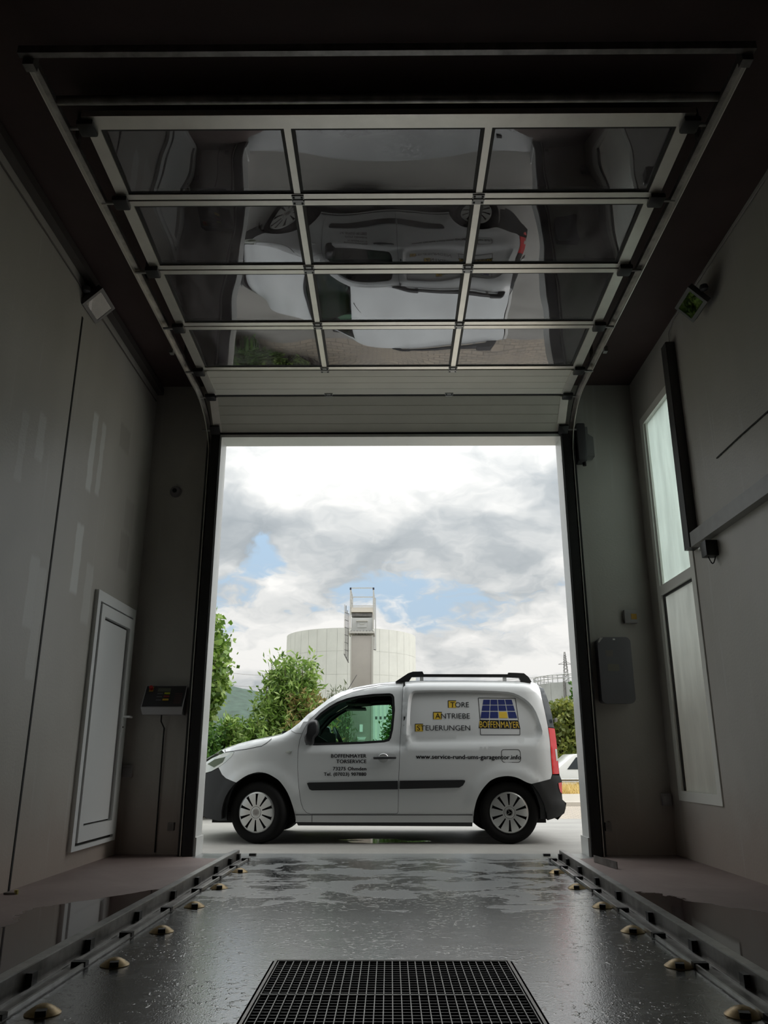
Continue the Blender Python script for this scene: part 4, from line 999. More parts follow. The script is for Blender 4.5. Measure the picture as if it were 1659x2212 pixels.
loft('windscreen', -1.14, -0.52, M_VGLASS, 0.012, 0.02, inset=0.035)
loft('roof', -0.56, 1.679, M_PAINT, 0.028)
loft('headliner', -0.50, 0.16, M_VIN, 0.01, dz=-0.035, inset=0.04)
# rear: tailgate with window, bumper centre; front: grille and bumper centre
def cross(name, rows, m, bulge, sgn, ns=14, inset=0.0):
    V = []; F = []
    for x, z, wd in rows:
        for k in range(ns + 1):
            s = -1 + 2 * k / ns; V.append((x + sgn * bulge * (1 - s * s), s * (wd - inset), z))
    for i in range(len(rows) - 1):
        for k in range(ns): a = i * (ns + 1) + k; F.append((a, a + 1, a + ns + 2, a + ns + 1))
    return mkobj(name, V, F, m, van, True)
rz_ = [0.69, 0.85, 1.0, 1.18]
tg = cross('tailgate', [(lerp_tab(REARX, z) - 0.004, z, hw(lerp_tab(REARX, z), z)) for z in rz_], M_PAINT, 0.02, 1)
cross('rear_window', [(lerp_tab(REARX, z) - 0.004, z, hw(lerp_tab(REARX, z), z)) for z in (1.18, 1.33, 1.474, 1.62)], mat('smoked_rear_glass', (0.02, 0.025, 0.027), 0.1, coat=0.5), 0.02, 1)
cross('rear_spoiler', [(lerp_tab(REARX, z) - 0.004, z, hw(lerp_tab(REARX, z), z)) for z in (1.62, 1.65, 1.68)] + [(1.675, 1.70, 0.70)], M_PAINT, 0.02, 1)
cross('rear_bumper_centre', [(lerp_tab(REARX, z) - 0.004, z, hw(lerp_tab(REARX, z), z)) for z in (0.23, 0.30, 0.40, 0.44, 0.63, 0.69)], M_BUMP, 0.03, 1)
MB().box(1.815, 1.862, -0.04, 0.10, 1.13, 1.16).build('tailgate_handle', M_STEEL, van, bevel=0.006)
MB().box(1.815, 1.850, -0.80, -0.76, 1.245, 1.285).build('door_hinge', M_STEEL, van, bevel=0.006)
FR = [(-1.99, 0.235), (-2.10, 0.28), (-2.165, 0.40), (-2.175, 0.55), (-2.16, 0.66)]
cross('front_bumper_centre', [(x, z, hw(x, z)) for x, z in FR], M_BUMP, 0.10, -1)
gr = cross('grille', [(-2.16, 0.66, hw(-2.16, 0.66)), (-2.13, 0.78, hw(-2.13, 0.78)), (-2.06, 0.86, hw(-2.06, 0.84))], M_TRIM, 0.10, -1)
for z_ in (0.69, 0.735, 0.78): MB().box(-2.255, -2.235, -0.30, 0.30, z_ - .008, z_ + .008).build('grille_bar', M_STEEL, gr)

# floor pan, arch liners, cab interior
MB().box(-1.95, 1.70, -0.58, 0.58, 0.19, 0.30).build('underbody', M_GAP, van)
for (cx_, cz_) in (FW, RW):
    for s in (-1, 1):
        V = []; F = []; n = 18
        for k in range(n + 1):
            a = -0.15 + (PI + 0.30) * k / n; r = 0.40
            V += [(cx_ + r * 0.98 * math.cos(a), s * 0.885, cz_ + r * math.sin(a)), (cx_ + r * 0.98 * math.cos(a), s * 0.56, cz_ + r * math.sin(a))]
        F = [(2 * k, 2 * k + 1, 2 * k + 3, 2 * k + 2) for k in range(n)]
        V.append((cx_, s * 0.56, cz_)); c = len(V) - 1; F += [(2 * k + 1, c, 2 * k + 3) for k in range(n)]
        mkobj('arch_liner', V, F, M_GAP, van)
b = MB(); b.prism([(-1.12, 1.085), (-0.98, 1.12), (-0.80, 1.10), (-0.70, 1.04), (-0.66, 0.90), (-0.72, 0.62), (-1.12, 0.62)], lambda u, v: (u, -0.78, v), lambda u, v: (u, 0.78, v))
b.build('dashboard', M_VIN, van)
b = MB(); b.prism([(-0.80, 1.10), (-0.74, 1.15), (-0.64, 1.13), (-0.62, 1.02), (-0.70, 0.98)], lambda u, v: (u, -0.52, v), lambda u, v: (u, -0.22, v)); b.build('instrument_hood', M_VIN, van)
MR = Matrix.Translation((-0.56, -0.37, 1.03)) @ Matrix.Rotation(math.radians(64), 4, 'Y')
b = MB(); b.tube([MR @ Vector((0.185 * math.cos(2 * PI * k / 24), 0.185 * math.sin(2 * PI * k / 24), 0)) for k in range(25)], 0.016, 8)
swo = b.build('steering_wheel', M_DARK, van, smooth=True)
MB().tube([MR @ Vector((-0.18, 0, 0)), MR @ Vector((0.18, 0, 0))], 0.014, 6).build('spoke', M_DARK, swo); MB().tube([MR @ Vector((0, 0, 0.0)), MR @ Vector((0, 0, -0.2))], 0.03, 8).build('column', M_DARK, swo)
MB().obox((-0.66, -0.10, 1.15), (0.004, 0, 0.012), (0, 0.035, 0), (-0.015, 0, 0.055)).build('phone', mat('phone_pale', (0.55, 0.60, 0.60), 0.3), van)
MB().box(-0.55, -0.30, 0.15, 0.55, 1.44, 1.46).build('sun_visor', M_VIN, van); MB().box(-0.50, -0.22, -0.58, -0.15, 1.455, 1.475).build('sun_visor', M_VIN, van)
MB().box(0.15, 0.17, -0.84, 0.84, 0.4, 1.30).build('bulkhead', M_VIN, van); MB().box(0.15, 0.17, -0.76, 0.76, 1.30, 1.68).build('bulkhead', M_VIN, van)
for yy in (-0.38, 0.38):
    st = MB().box(-0.30, 0.10, yy - 0.24, yy + 0.24, 0.55, 0.68).build('seat', M_VIN, van, bevel=0.04)
    MB().obox((0.10, yy, 0.85), (0.05, 0, 0.012), (0, 0.23, 0), (0.03, 0, 0.22)).build('backrest', M_VIN, st, bevel=0.03)

# wheels
def wheel(x, side, steer):
    g = empty('wheel', (x, side * (0.775), 0.312)); g.parent = van; g.rotation_euler = (0, 0, steer)
    R = Matrix.Rotation(math.radians(90 if side < 0 else -90), 4, 'X')      # local +z -> outward
    r0 = 0.312
    prof = [(0.20, -0.10), (0.27, -0.105), (0.298, -0.10), (0.309, -0.075), (r0, -0.03), (r0, 0.03), (0.309, 0.070), (0.300, 0.092), (0.275, 0.104), (0.245, 0.104), (0.215, 0.092), (0.205, 0.08)]
    MB().lathe(prof, 48, R).build('tyre', M_TYRE, g, smooth=True, sharp=50)
    MB().lathe([(0.21, -0.06), (0.205, 0.045), (0.0, 0.045)], 32, R).build('rim', M_GAP, g)
    # trim disc with ten slots
    def prof_h(r): return 0.096 + 0.010 * (1 - ((r - 0.11) / 0.10) ** 2) if r > 0.05 else 0.094 + 0.004
    ns = 10; V = []; F = []; nr_ = 9; nt_ = 240
    rs = [0.060, 0.066, 0.074, 0.105, 0.13, 0.155, 0.182, 0.188, 0.200, 0.208]
    keep = lambda ri, ti: True
    for r in rs:
        for t in range(nt_):
            a = 2 * PI * t / nt_; V.append(R @ Vector((r * math.cos(a), r * math.sin(a), prof_h(r) if r < 0.205 else 0.086)))
    for i in range(len(rs) - 1):
        for t in range(nt_):
            ph = ((t + 0.5) / nt_ * ns) % 1.0
            rm = (rs[i] + rs[i + 1]) / 2; wd = 0.105 + 0.045 * min(1, max(0, (rm - 0.075) / 0.11))
            if 0.072 <= rm <= 0.185 and abs(ph - 0.5) < wd: continue
            a = i * nt_ + t; b_ = i * nt_ + (t + 1) % nt_; F.append((a, b_, b_ + nt_, a + nt_))
    tr = mkobj('wheel_trim', V, F, M_CAP, g, True, 50)
    MB().lathe([(0.058, 0.096), (0.056, 0.104), (0.040, 0.106), (0.038, 0.102), (0.0, 0.103)], 32, R).build('hub_cap', M_CAP, tr, smooth=True, sharp=40)
    em = MB()
    em.lathe([(0.033, 0.103), (0.033, 0.107), (0.029, 0.107), (0.029, 0.103)], 28, R)
    for k in range(3):
        a = PI / 2 + 2 * PI * k / 3 + 0.35; d_ = Vector((math.cos(a), math.sin(a), 0)); p_ = Vector((-d_.y, d_.x, 0))
        em.add([R @ (v + Vector((0, 0, 0.1075))) for v in (p_ * 0.005, d_ * 0.031, -p_ * 0.005, -d_ * 0.004)], [(0, 1, 2, 3)])
    em.build('emblem', M_STEEL, tr)
for x, st_ in ((-1.395, math.radians(-17)), (1.262, 0.0)):
    for side in (-1, 1): wheel(x, side, st_)

# roof rails
RAIL = [(0.064, 1.690), (0.207, 1.783), (0.262, 1.801), (0.37, 1.803), (0.385, 1.773), (1.337, 1.771), (1.345, 1.789), (1.426, 1.787), (1.52, 1.782), (1.57, 1.741), (1.602, 1.685), (1.485, 1.685), (1.462, 1.73), (1.287, 1.738), (0.382, 1.742), (0.247, 1.739), (0.213, 1.690)]
for s in (-1, 1):
    MB().prism(RAIL, lambda u, v: (u, s * 0.665, v), lambda u, v: (u, s * 0.715, v)).build('roof_rail', M_TRIM, van)
    for xx in (0.36, 1.30): MB().box(xx - 0.02, xx + 0.02, s * 0.67, s * 0.71, 1.69, 1.745).build('rail_foot', M_PAINT, van)
MB().tube([(-0.545, -0.25, 1.575), (-0.53, -0.25, 1.590)], 0.018, 8).build('antenna_foot', M_TRIM, van)
MB().tube([(-0.531, -0.25, 1.588), (-0.395, -0.25, 1.81)], 0.005, 6, taper=0.003).build('antenna', M_TRIM, van)

# lettering and logo on the near side
def onside(x0, x1, z0, z1, rot=0.0, off=0.0022):
    def f(u, v):
        x = x0 + (x1 - x0) * u; z = z0 + (z1 - z0) * v + rot * (x - x0); return (x, -(hw(x, z) + off), z)
    return f
LX = -0.257
for txt, xa, z0, z1 in (('BOFFENMAYER', -0.636, 0.867, 0.903), ('TORSERVICE', -0.578, 0.811, 0.846), ('73275 Ohmden', -0.614, 0.737, 0.771), ('Tel. (07023) 907880', -0.710, 0.682, 0.715)):
    add_text(txt, onside(xa, LX, z0, z1), M_INK, van, 'door_lettering', bold=0.030, space=1.05)
for txt, xa, xb, z0, z1 in (('TORE', 0.673, 0.878, 1.402, 1.457), ('ANTRIEBE', 0.500, 0.883, 1.279, 1.335), ('STEUERUNGEN', 0.297, 0.880, 1.152, 1.206)):
    add_text(txt, onside(xa, xb, z0, z1, off=0.0034), M_INK, van, 'side_lettering', bold=0.004)
add_text('www.service-rund-ums-garagentor.info', onside(0.28, 1.41, 0.857, 0.900, rot=-0.006), M_INK, van, 'web_address', bold=0.030, space=1.02)
def flat(name, poly, m, parent=van, off=0.0014, sp=0.05):
    V, T, _ = tri_panel(poly, sp=sp); return mkobj(name, [(x, -(hw(x, z) + off), z) for x, z in V], [t if True else t for t in T], m, parent)
def rect(x0, x1, z0, z1): return [(x0, z0), (x1, z0), (x1, z1), (x0, z1)]
for x0, x1, z0, z1 in ((0.649, 0.735, 1.396, 1.472), (0.480, 0.572, 1.271, 1.346), (0.278, 0.362, 1.142, 1.219)):
    yb = flat('yellow_square', rect(x0, x1, z0, z1), M_INKY)
    flat('corner_line', rect(x0 - 0.004, x0 + 0.003, z0, z1 + 0.004), M_INK, yb, 0.0024); flat('corner_line', rect(x0, x1 + 0.003, z1 - 0.002, z1 + 0.005), M_INK, yb, 0.0024)
lg = flat('logo_banner', [(0.990, 1.266), (1.414, 1.260), (1.430, 1.168), (0.972, 1.175)], M_INK)
def lpt(u, r): # u 0..1 across, r 0..1 up inside the tapering grid
    xl = 0.997 + (1.040 - 0.997) * r; xr_ = 1.408 + (1.359 - 1.408) * r; return (xl + (xr_ - xl) * u, 1.283 + (1.485 - 1.283) * r)
rows = [(0.0, 0.345), (0.395, 0.685), (0.725, 1.0)]
for ri, (r0, r1) in enumerate(rows):
    for c in range(4):
        u0 = c * 0.252 + 0.004; u1 = u0 + 0.228
        flat('logo_cell', [lpt(u0, r0), lpt(u1, r0), lpt(u1, r1), lpt(u0, r1)], M_INKY if (ri == 0 and c == 2) else M_INKB, lg, 0.0016)
def line(a, b_, wd=0.006): 
    ribbon('logo_line', [a, b_], wd, M_INK, lg, off=0.0018, sides=(-1,))
line((0.985, 1.503), (1.398, 1.500)); line((0.985, 1.503), (0.993, 1.266)); line((1.398, 1.500), (1.414, 1.262)); line((0.990, 1.172), (0.990, 1.106)); line((0.990, 1.106), (1.420, 1.106)); line((1.420, 1.106), (1.424, 1.172))
add_text('BOFFENMAYER', onside(0.985, 1.418, 1.184, 1.250, rot=-0.012, off=0.0028), M_INKY, lg, 'logo_lettering', bold=0.004)
for u in (0.245, 0.497, 0.749): 
    p0 = lpt(u, -0.06); p1 = lpt(u, -0.56); ribbon('logo_divider', [p0, p1], 0.004, M_PAINT, lg, off=0.0036, sides=(-1,))

# ================================================================== outside ground
def ground(name, x0, x1, y0, y1, z, m, label, cat, th=0.3):
    return struct(MB().box(x0, x1, y0, y1, z - th, z).build(name, m), label, cat)
b = MB(); b.box(-30, 30, YO, 12.7, -0.3, 0.0); b.box(-30, XL - 0.15, -14, YO, -0.3, 0.0); b.box(XRO, 30, -14, YO, -0.3, 0.0)
struct(b.build('ground_apron', M_APRON), 'damp grey concrete apron under the van', 'ground')
ground('ground_paving', -30, 30, 12.7, 16.1, -0.004, M_PAVE, 'tan block paving behind the van', 'paving')
M_KERB = mat('kerb_concrete', (0.52, 0.48, 0.42), 0.8, var=0.1)
ground('kerb', 0.9, 30, 16.1, 16.28, 0.07, M_KERB, 'pale concrete kerb beyond the paving', 'kerb')
ground('ground_slab', 0.9, 30, 16.28, 20.4, 0.05, mat('tan_concrete', (0.36, 0.33, 0.28), 0.85, var=0.12, vscale=3), 'tan concrete strip behind the kerb', 'ground')
M_SOIL = mat('soil', (0.07, 0.055, 0.035), 0.9, var=0.3, vscale=6)
ground('ground_bed', -30, 0.9, 16.1, 24.6, 0.03, M_SOIL, 'planted bed behind the paving', 'ground')
ground('ground_field', 0.9, 30, 20.4, 24.6, 0.04, mat('straw_soil', (0.34, 0.25, 0.10), 0.9, var=0.2, vscale=5), 'dry strip of ground beside the road', 'ground')
ground('road', -300, 300, 24.6, 700, -0.45, mat('far_ground', (0.16, 0.17, 0.10), 0.9, var=0.25, vscale=0.3), 'low ground and road beyond the verge', 'road')
# added unseen wall, placed to block and tint light at the lower frosted pane
struct(box('wall_outside_added', 3.75, 3.95, 3.0, 8.6, 0.0, 2.50, mat('reddish_added_wall', (0.52, 0.31, 0.21), 0.85, var=0.25, vscale=6)), 'added reddish wall blocking light to the lower frosted pane', 'wall')

# dry grass (uncountable)
def blades(name, x0, x1, y0, y1, n, h0, h1, wdt, m, zb):
    X = rng.uniform(x0, x1, n); Y_ = rng.uniform(y0, y1, n); H_ = rng.uniform(h0, h1, n); A_ = rng.uniform(0, 6.28, n); L_ = rng.normal(0, 0.10, (n, 2))
    V = np.zeros((n, 3, 3)); c, s = np.cos(A_) * wdt, np.sin(A_) * wdt
    V[:, 0] = np.stack([X - c, Y_ - s, np.full(n, zb)], 1); V[:, 1] = np.stack([X + c, Y_ + s, np.full(n, zb)], 1); V[:, 2] = np.stack([X + L_[:, 0], Y_ + L_[:, 1], zb + H_], 1)
    return mkobj(name, V.reshape(-1, 3), [(3 * i, 3 * i + 1, 3 * i + 2) for i in range(n)], m)
tag(blades('dry_grass', 3.5, 12, 20.5, 24.3, 14000, 0.10, 0.24, 0.012, leaf_mat('straw', [(0.62, 0.46, 0.16), (0.74, 0.58, 0.25), (0.50, 0.37, 0.12)], 0.3), 0.04), 'straw yellow dry grass verge behind the van bumper', 'grass', kind='stuff')

# ================================================================== plants
G1 = leaf_mat('leaf_green', [(0.06, 0.12, 0.018), (0.13, 0.24, 0.035), (0.24, 0.38, 0.07), (0.36, 0.48, 0.14), (0.10, 0.19, 0.03)])
G2 = leaf_mat('leaf_deep_green', [(0.025, 0.075, 0.012), (0.05, 0.13, 0.02), (0.09, 0.20, 0.03), (0.15, 0.28, 0.05)])
G3 = leaf_mat('leaf_olive', [(0.08, 0.12, 0.02), (0.17, 0.20, 0.04), (0.28, 0.30, 0.06), (0.12, 0.16, 0.03)])
G4 = leaf_mat('leaf_brown', [(0.34, 0.24, 0.09), (0.20, 0.20, 0.06), (0.42, 0.31, 0.13), (0.12, 0.16, 0.03)])
G5 = leaf_mat('leaf_grey_green', [(0.12, 0.16, 0.09), (0.20, 0.24, 0.14), (0.10, 0.13, 0.06)])
M_BARK = mat('bark', (0.09, 0.065, 0.045), 0.9, var=0.2, vscale=20)
def leaves(C, D, ln, wd):
    """C (n,3) bases, D (n,3) unit directions"""
    n = len(C); up = rng.normal(0, 1, (n, 3)); side = np.cross(D, up); side /= np.linalg.norm(side, axis=1, keepdims=True) + 1e-9
    nrm = np.cross(side, D); l = (ln * rng.uniform(0.65, 1.25, n))[:, None]; w_ = l * wd
    V = np.zeros((n, 4, 3)); V[:, 0] = C; V[:, 1] = C + D * l * 0.45 + side * w_ * 0.5 + nrm * l * 0.05; V[:, 2] = C + D * l - np.array([0, 0, 0.10]) * l; V[:, 3] = C + D * l * 0.45 - side * w_ * 0.5 + nrm * l * 0.05
    return V
def leaf_obj(name, V, m, parent):
    n = len(V); me = bpy.data.meshes.new(name); me.vertices.add(4 * n); me.vertices.foreach_set('co', V.reshape(-1).astype(np.float32))
    idx = (np.arange(n)[:, None] * 4 + np.array([0, 1, 2, 0, 2, 3])[None]).reshape(-1)
    me.loops.add(6 * n); me.loops.foreach_set('vertex_index', idx.astype(np.int32)); me.polygons.add(2 * n)
    me.polygons.foreach_set('loop_start', np.arange(0, 6 * n, 3).astype(np.int32)); me.update(calc_edges=True); me.validate()
    me.materials.append(m); o = bpy.data.objects.new(name, me); COL.objects.link(o); o.parent = parent; o['kind'] = 'stuff'; return o
def shrub(name, base, rx, ry, h, stems, per, ln, wd, m, label, cat='shrub', low=0.15, taper=0.75, crown=False, group=None, spiky=0.5, m2=None, m2box=None):
    g = empty(name, base); tag(g, label, cat, group); B = MB(); CC = []; DD = []
    for k in range(stems):
        a = rng.uniform(0, 2 * PI); rr = math.sqrt(rng.uniform(0, 1)); t = rng.uniform(low, 1.0)
        prof = math.sin(min(1.0, 0.25 + t * 0.9) * PI * 0.92) ** 0.55 if taper else 1.0
        if crown: prof = math.sin(PI * (0.12 + 0.80 * (t - low) / (1 - low))) ** 0.5
        tip = np.array([rx * rr * math.cos(a) * prof, ry * rr * math.sin(a) * prof, h * t])
        r0 = np.array([rx * 0.35 * rr * math.cos(a), ry * 0.35 * rr * math.sin(a), 0.0 if t < 0.7 else 0.0])
        mid = r0 * 0.4 + tip * 0.6 + np.array([0, 0, 0.06 * h])
        if k % 5 == 0: B.tube([tuple(r0), tuple(mid), tuple(tip)], 0.014, 4, False, 0.004)
        u = rng.uniform(0.0, 1.0, per) ** 0.7
        L = (1 - u)[:, None] * mid + u[:, None] * tip
        L = L + rng.normal(0, 0.05 * h / 2, (per, 3))
        dd = (tip - mid) / (np.linalg.norm(tip - mid) + 1e-6)
        D_ = rng.normal(0, 1, (per, 3)) + dd * spiky * 2 + np.array([0, 0, -0.15]); D_ /= np.linalg.norm(D_, axis=1, keepdims=True)
        CC.append(L); DD.append(D_)
    B.build('branches', M_BARK, g)
    C = np.concatenate(CC); D_ = np.concatenate(DD); C[:, 2] = np.maximum(C[:, 2], 0.02)
    if m2 is not None:
        x0, x1, z0, z1 = m2box; sel = (C[:, 0] > x0) & (C[:, 0] < x1) & (C[:, 2] > z0) & (C[:, 2] < z1) & (rng.uniform(0, 1, len(C)) < 0.6)
        leaf_obj('dry_foliage', leaves(C[sel], D_[sel], ln, wd), m2, g); C = C[~sel]; D_ = D_[~sel]
    leaf_obj('foliage', leaves(C, D_, ln, wd), m, g); return g
shrub('leafy_shrub', (-1.66, 13.6, 0), 0.92, 0.8, 2.50, 340, 46, 0.125, 0.30, G1, 'large bright green shrub with lance leaves behind the van bonnet', m2=G4, m2box=(0.0, 0.95, 0.75, 1.9), spiky=0.35)
shrub('leafy_shrub', (-3.15, 12.9, 0), 1.1, 0.7, 1.45, 220, 40, 0.10, 0.42, G2, 'dark green rounded bush at the left edge of the opening', spiky=0.2)
shrub('leafy_shrub', (-2.45, 13.2, 0), 0.6, 0.5, 1.50, 140, 40, 0.11, 0.35, G1, 'mid green bush between the dark bush and the large shrub', spiky=0.3)
shrub('willow_sapling', (-0.98, 15.2, 0), 0.42, 0.4, 2.22, 70, 34, 0.12, 0.16, G5, 'thin grey green willow sapling beside the steel column', spiky=1.0)
shrub('hedge_bush', (-1.05, 17.6, 0), 0.95, 0.8, 1.95, 240, 38, 0.09, 0.5, G2, 'green hedge bush seen through the cab left of the column', spiky=0.2)
shrub('hedge_bush', (0.35, 18.2, 0), 0.85, 0.8, 2.10, 260, 38, 0.09, 0.5, G2, 'green hedge bush seen through the cab right of the column', spiky=0.2)
shrub('column_tree', (-3.62, 14.0, 0), 0.78, 0.8, 3.55, 460, 42, 0.115, 0.75, G1, 'tall leafy tree at the left edge of the sky', 'tree', low=0.5, spiky=0.1, crown=True)
shrub('roadside_bush', (6.9, 30.8, -0.45), 1.9, 1.4, 3.45, 360, 40, 0.20, 0.6, G3, 'olive green bush behind the guard rail by the jamb', spiky=0.2)
shrub('conifer', (8.4, 35, -0.45), 0.9, 0.9, 4.9, 300, 36, 0.20, 0.5, G2, 'dark pointed evergreen above the olive bush', 'tree', low=0.05, spiky=0.6)

# ================================================================== stainless access column
M_INOX = mat('brushed_stainless', (0.40, 0.37, 0.33), 0.42, 0.5, var=0.08, vscale=2)
M_INOXL = mat('light_steel', (0.60, 0.58, 0.53), 0.4, 0.5)
M_INOXG = mat('grey_sheet', (0.50, 0.50, 0.48), 0.45, 0.2)
YT = 16.0
tw = empty('access_column', (-0.563, YT, 0)); tag(tw, 'tall stainless steel column with railed platform on top', 'column')
cw = 0.222
sh = MB().box(-cw, cw, 0.0, 0.45, 0.0, 3.24).build('shaft', M_INOX, tw, bevel=0.012)
MB().box(cw - 0.028, cw + 0.006, -0.012, 0.0, 0.0, 3.24).build('edge_profile', M_INOXL, sh)
MB().box(-cw - 0.006, -cw + 0.02, -0.012, 0.0, 0.0, 3.24).build('edge_profile', M_INOXL, sh)
MB().box(-0.03, 0.03, -0.012, 0.0, 1.36, 1.50).build('notice_plate', M_UPVC, sh)
bx_ = MB().prism([(-0.10, 1.26), (0.10, 1.26), (0.07, 1.21), (-0.07, 1.21)], lambda u, v: (u, -0.10, v), lambda u, v: (u, 0.0, v)).build('dispenser', mat('dispenser_white', (0.66, 0.68, 0.66), 0.4), tw)
MB().box(-0.07, 0.07, -0.09, 0.0, 1.0, 1.21).build('dispenser_body', M_INOXL, bx_)
hb = MB().box(-0.218, 0.218, 0.0, 0.42, 3.32, 3.60).build('head_box', M_INOXG, tw, bevel=0.01)
MB().box(-0.115, 0.115, -0.035, 0.0, 3.52, 3.545).build('drawer_lip', M_INOXL, hb); MB().box(-0.095, 0.095, -0.014, 0.0, 3.40, 3.52).build('drawer', M_INOXG, hb); MB().box(-0.045, 0.045, -0.022, -0.014, 3.458, 3.475).build('drawer_pull', M_INOXL, hb)
lb = MB().box(-0.265, 0.255, -0.05, 0.44, 3.275, 3.315).build('ledge_plate', M_INOXL, tw)
for k in range(8): MB().tube([(-0.22 + 0.063 * k, -0.03, 3.255), (-0.22 + 0.063 * k, -0.03, 3.33)], 0.012, 6).build('bolt', M_STEELD, lb)
MB().add([(-0.22, -0.03, 3.71), (0.215, -0.03, 3.71), (0.215, -0.02, 3.81), (-0.22, -0.02, 3.81), (-0.22, 0.7, 3.71), (0.215, 0.7, 3.71), (0.215, 0.7, 3.81), (-0.22, 0.7, 3.81)], [(0, 1, 2, 3), (7, 6, 5, 4), (0, 4, 5, 1), (3, 2, 6, 7), (0, 3, 7, 4), (1, 5, 6, 2)]).build('platform_tray', mat('tray_beige', (0.62, 0.57, 0.49), 0.5), tw)
MB().box(-0.21, 0.205, 0.02, 0.66, 3.63, 3.70).build('tray_support', M_STEELD, tw)
for s in (-1, 1):
    x = -0.24 if s < 0 else 0.23
    MB().bar((x, -0.02, 3.36), (x, -0.02, 4.20), 0.022, 0.022).build('rail_post', M_INOXL, tw)
    MB().box(x - 0.017, x + 0.017, -0.035, -0.002, 4.17, 4.215).build('post_cap', mat('cap_dark', (0.02, 0.02, 0.04), 0.5), tw)
    for z in (4.205, 4.02, 3.86): MB().bar((x, -0.02, z), (x, 0.95, z), 0.014, 0.014).build('side_rail', M_INOXG, tw)
    for yy in (0.35, 0.65, 0.95): MB().bar((x, yy, 3.72), (x, yy, 4.20), 0.016, 0.016).build('rear_post', M_INOXG, tw)
for z in (4.207, 4.02, 3.835): MB().bar((-0.24, -0.02, z), (0.23, -0.02, z), 0.016, 0.016).build('front_rail', M_INOXL, tw)
# folded ladder packs at both sides
for x0, za, zb_ in ((-0.352, 2.86, 3.86), (-0.325, 2.80, 3.84), (-0.296, 2.74, 3.74), (-0.27, 2.70, 3.68)):
    MB().bar((x0, -0.04, za), (x0, -0.04, zb_), 0.014, 0.03).build('ladder_rail', M_INOXL if x0 < -0.34 else M_STEELD, tw)
for z in (2.95, 3.1, 3.25, 3.4, 3.55, 3.7): MB().bar((-0.352, -0.04, z), (-0.27, -0.04, z - 0.03), 0.012, 0.012).build('ladder_rung', M_STEELD, tw)
MB().bar((-0.355, -0.04, 2.87), (-0.262, -0.04, 2.69), 0.02, 0.02).build('ladder_foot', M_STEELD, tw)
MB().bar((0.278, -0.02, 2.95), (0.268, -0.02, 4.0), 0.022, 0.03).build('ladder_rail', M_INOXG, tw); MB().bar((0.245, -0.02, 2.97), (0.245, -0.02, 3.30), 0.014, 0.02).build('ladder_rail', M_STEELD, tw)
MB().bar((0.235, -0.02, 2.955), (0.285, -0.02, 2.945), 0.02, 0.02).build('ladder_foot', M_STEELD, tw)

# ================================================================== tanks
def tank(base, R, H, cols, rows, m, label, dome=0.0, name='storage_tank'):
    g = empty(name, base); tag(g, label, 'tank')
    MB().lathe([(R - 0.03, 0.0), (R - 0.03, H - 0.05), (0.0, H - 0.05 + dome)], 72).build('shell', mat('tank_joint', (0.56, 0.55, 0.52), 0.8), g, smooth=True, sharp=30)
    for r in range(rows):
        z0 = H * r / rows + 0.008; z1 = H * (r + 1) / rows - 0.008; da = 2 * PI / cols; gp = 0.010 / R; n = 4; V = []
        for k in range(n + 1):
            a = gp + (da - 2 * gp) * k / n
            V += [(R * math.cos(a), R * math.sin(a), z0), (R * math.cos(a), R * math.sin(a), z1)]
        V2 = [(x * (R - .03) / R, y * (R - .03) / R, z) for x, y, z in V]
        F = [(2 * k, 2 * k + 2, 2 * k + 3, 2 * k + 1) for k in range(n)]
        k = 2 * (n + 1); top = [(2 * i + 1, 2 * i + 3, 2 * i + 3 + k, 2 * i + 1 + k) for i in range(n)]
        o = None
        for c in range(cols):
            if o is None: o = mkobj('panel', V + V2, F + top, m, g, True, 40); p = o
            else: p = o.copy(); COL.objects.link(p); p.parent = g
            p.rotation_euler = (0, 0, da * c)
    return g
M_TANK = mat('pale_concrete_tank', (0.66, 0.65, 0.61), 0.8, var=0.07, vscale=0.6)
tank((-4.65, 96, -0.45), 7.75, 15.35, 40, 6, M_TANK, 'large pale concrete storage tank behind the steel column')
M_TANK2 = mat('grey_steel_tank', (0.42, 0.42, 0.41), 0.45, 0.2, var=0.18, vscale=0.5)
t2 = tank((17.6, 72, -0.45), 4.75, 7.55, 20, 3, M_TANK2, 'grey steel tank with railing behind the van rear', dome=0.5)
for k in range(56):
    a = 2 * PI * k / 56; MB().bar((4.7 * math.cos(a), 4.7 * math.sin(a), 7.55), (4.7 * math.cos(a), 4.7 * math.sin(a), 8.2), 0.05, 0.05).build('rail_post', M_STEEL, t2)
for z in (7.88, 8.2): MB().tube([(4.7 * math.cos(2 * PI * k / 56), 4.7 * math.sin(2 * PI * k / 56), z) for k in range(57)], 0.035, 5, False).build('rail_ring', M_STEEL, t2)
MB().tube([(-2.9, -3.85, 1.0), (-2.9, -3.85, 7.6)], 0.10, 6).build('down_pipe', M_STEELD, t2)

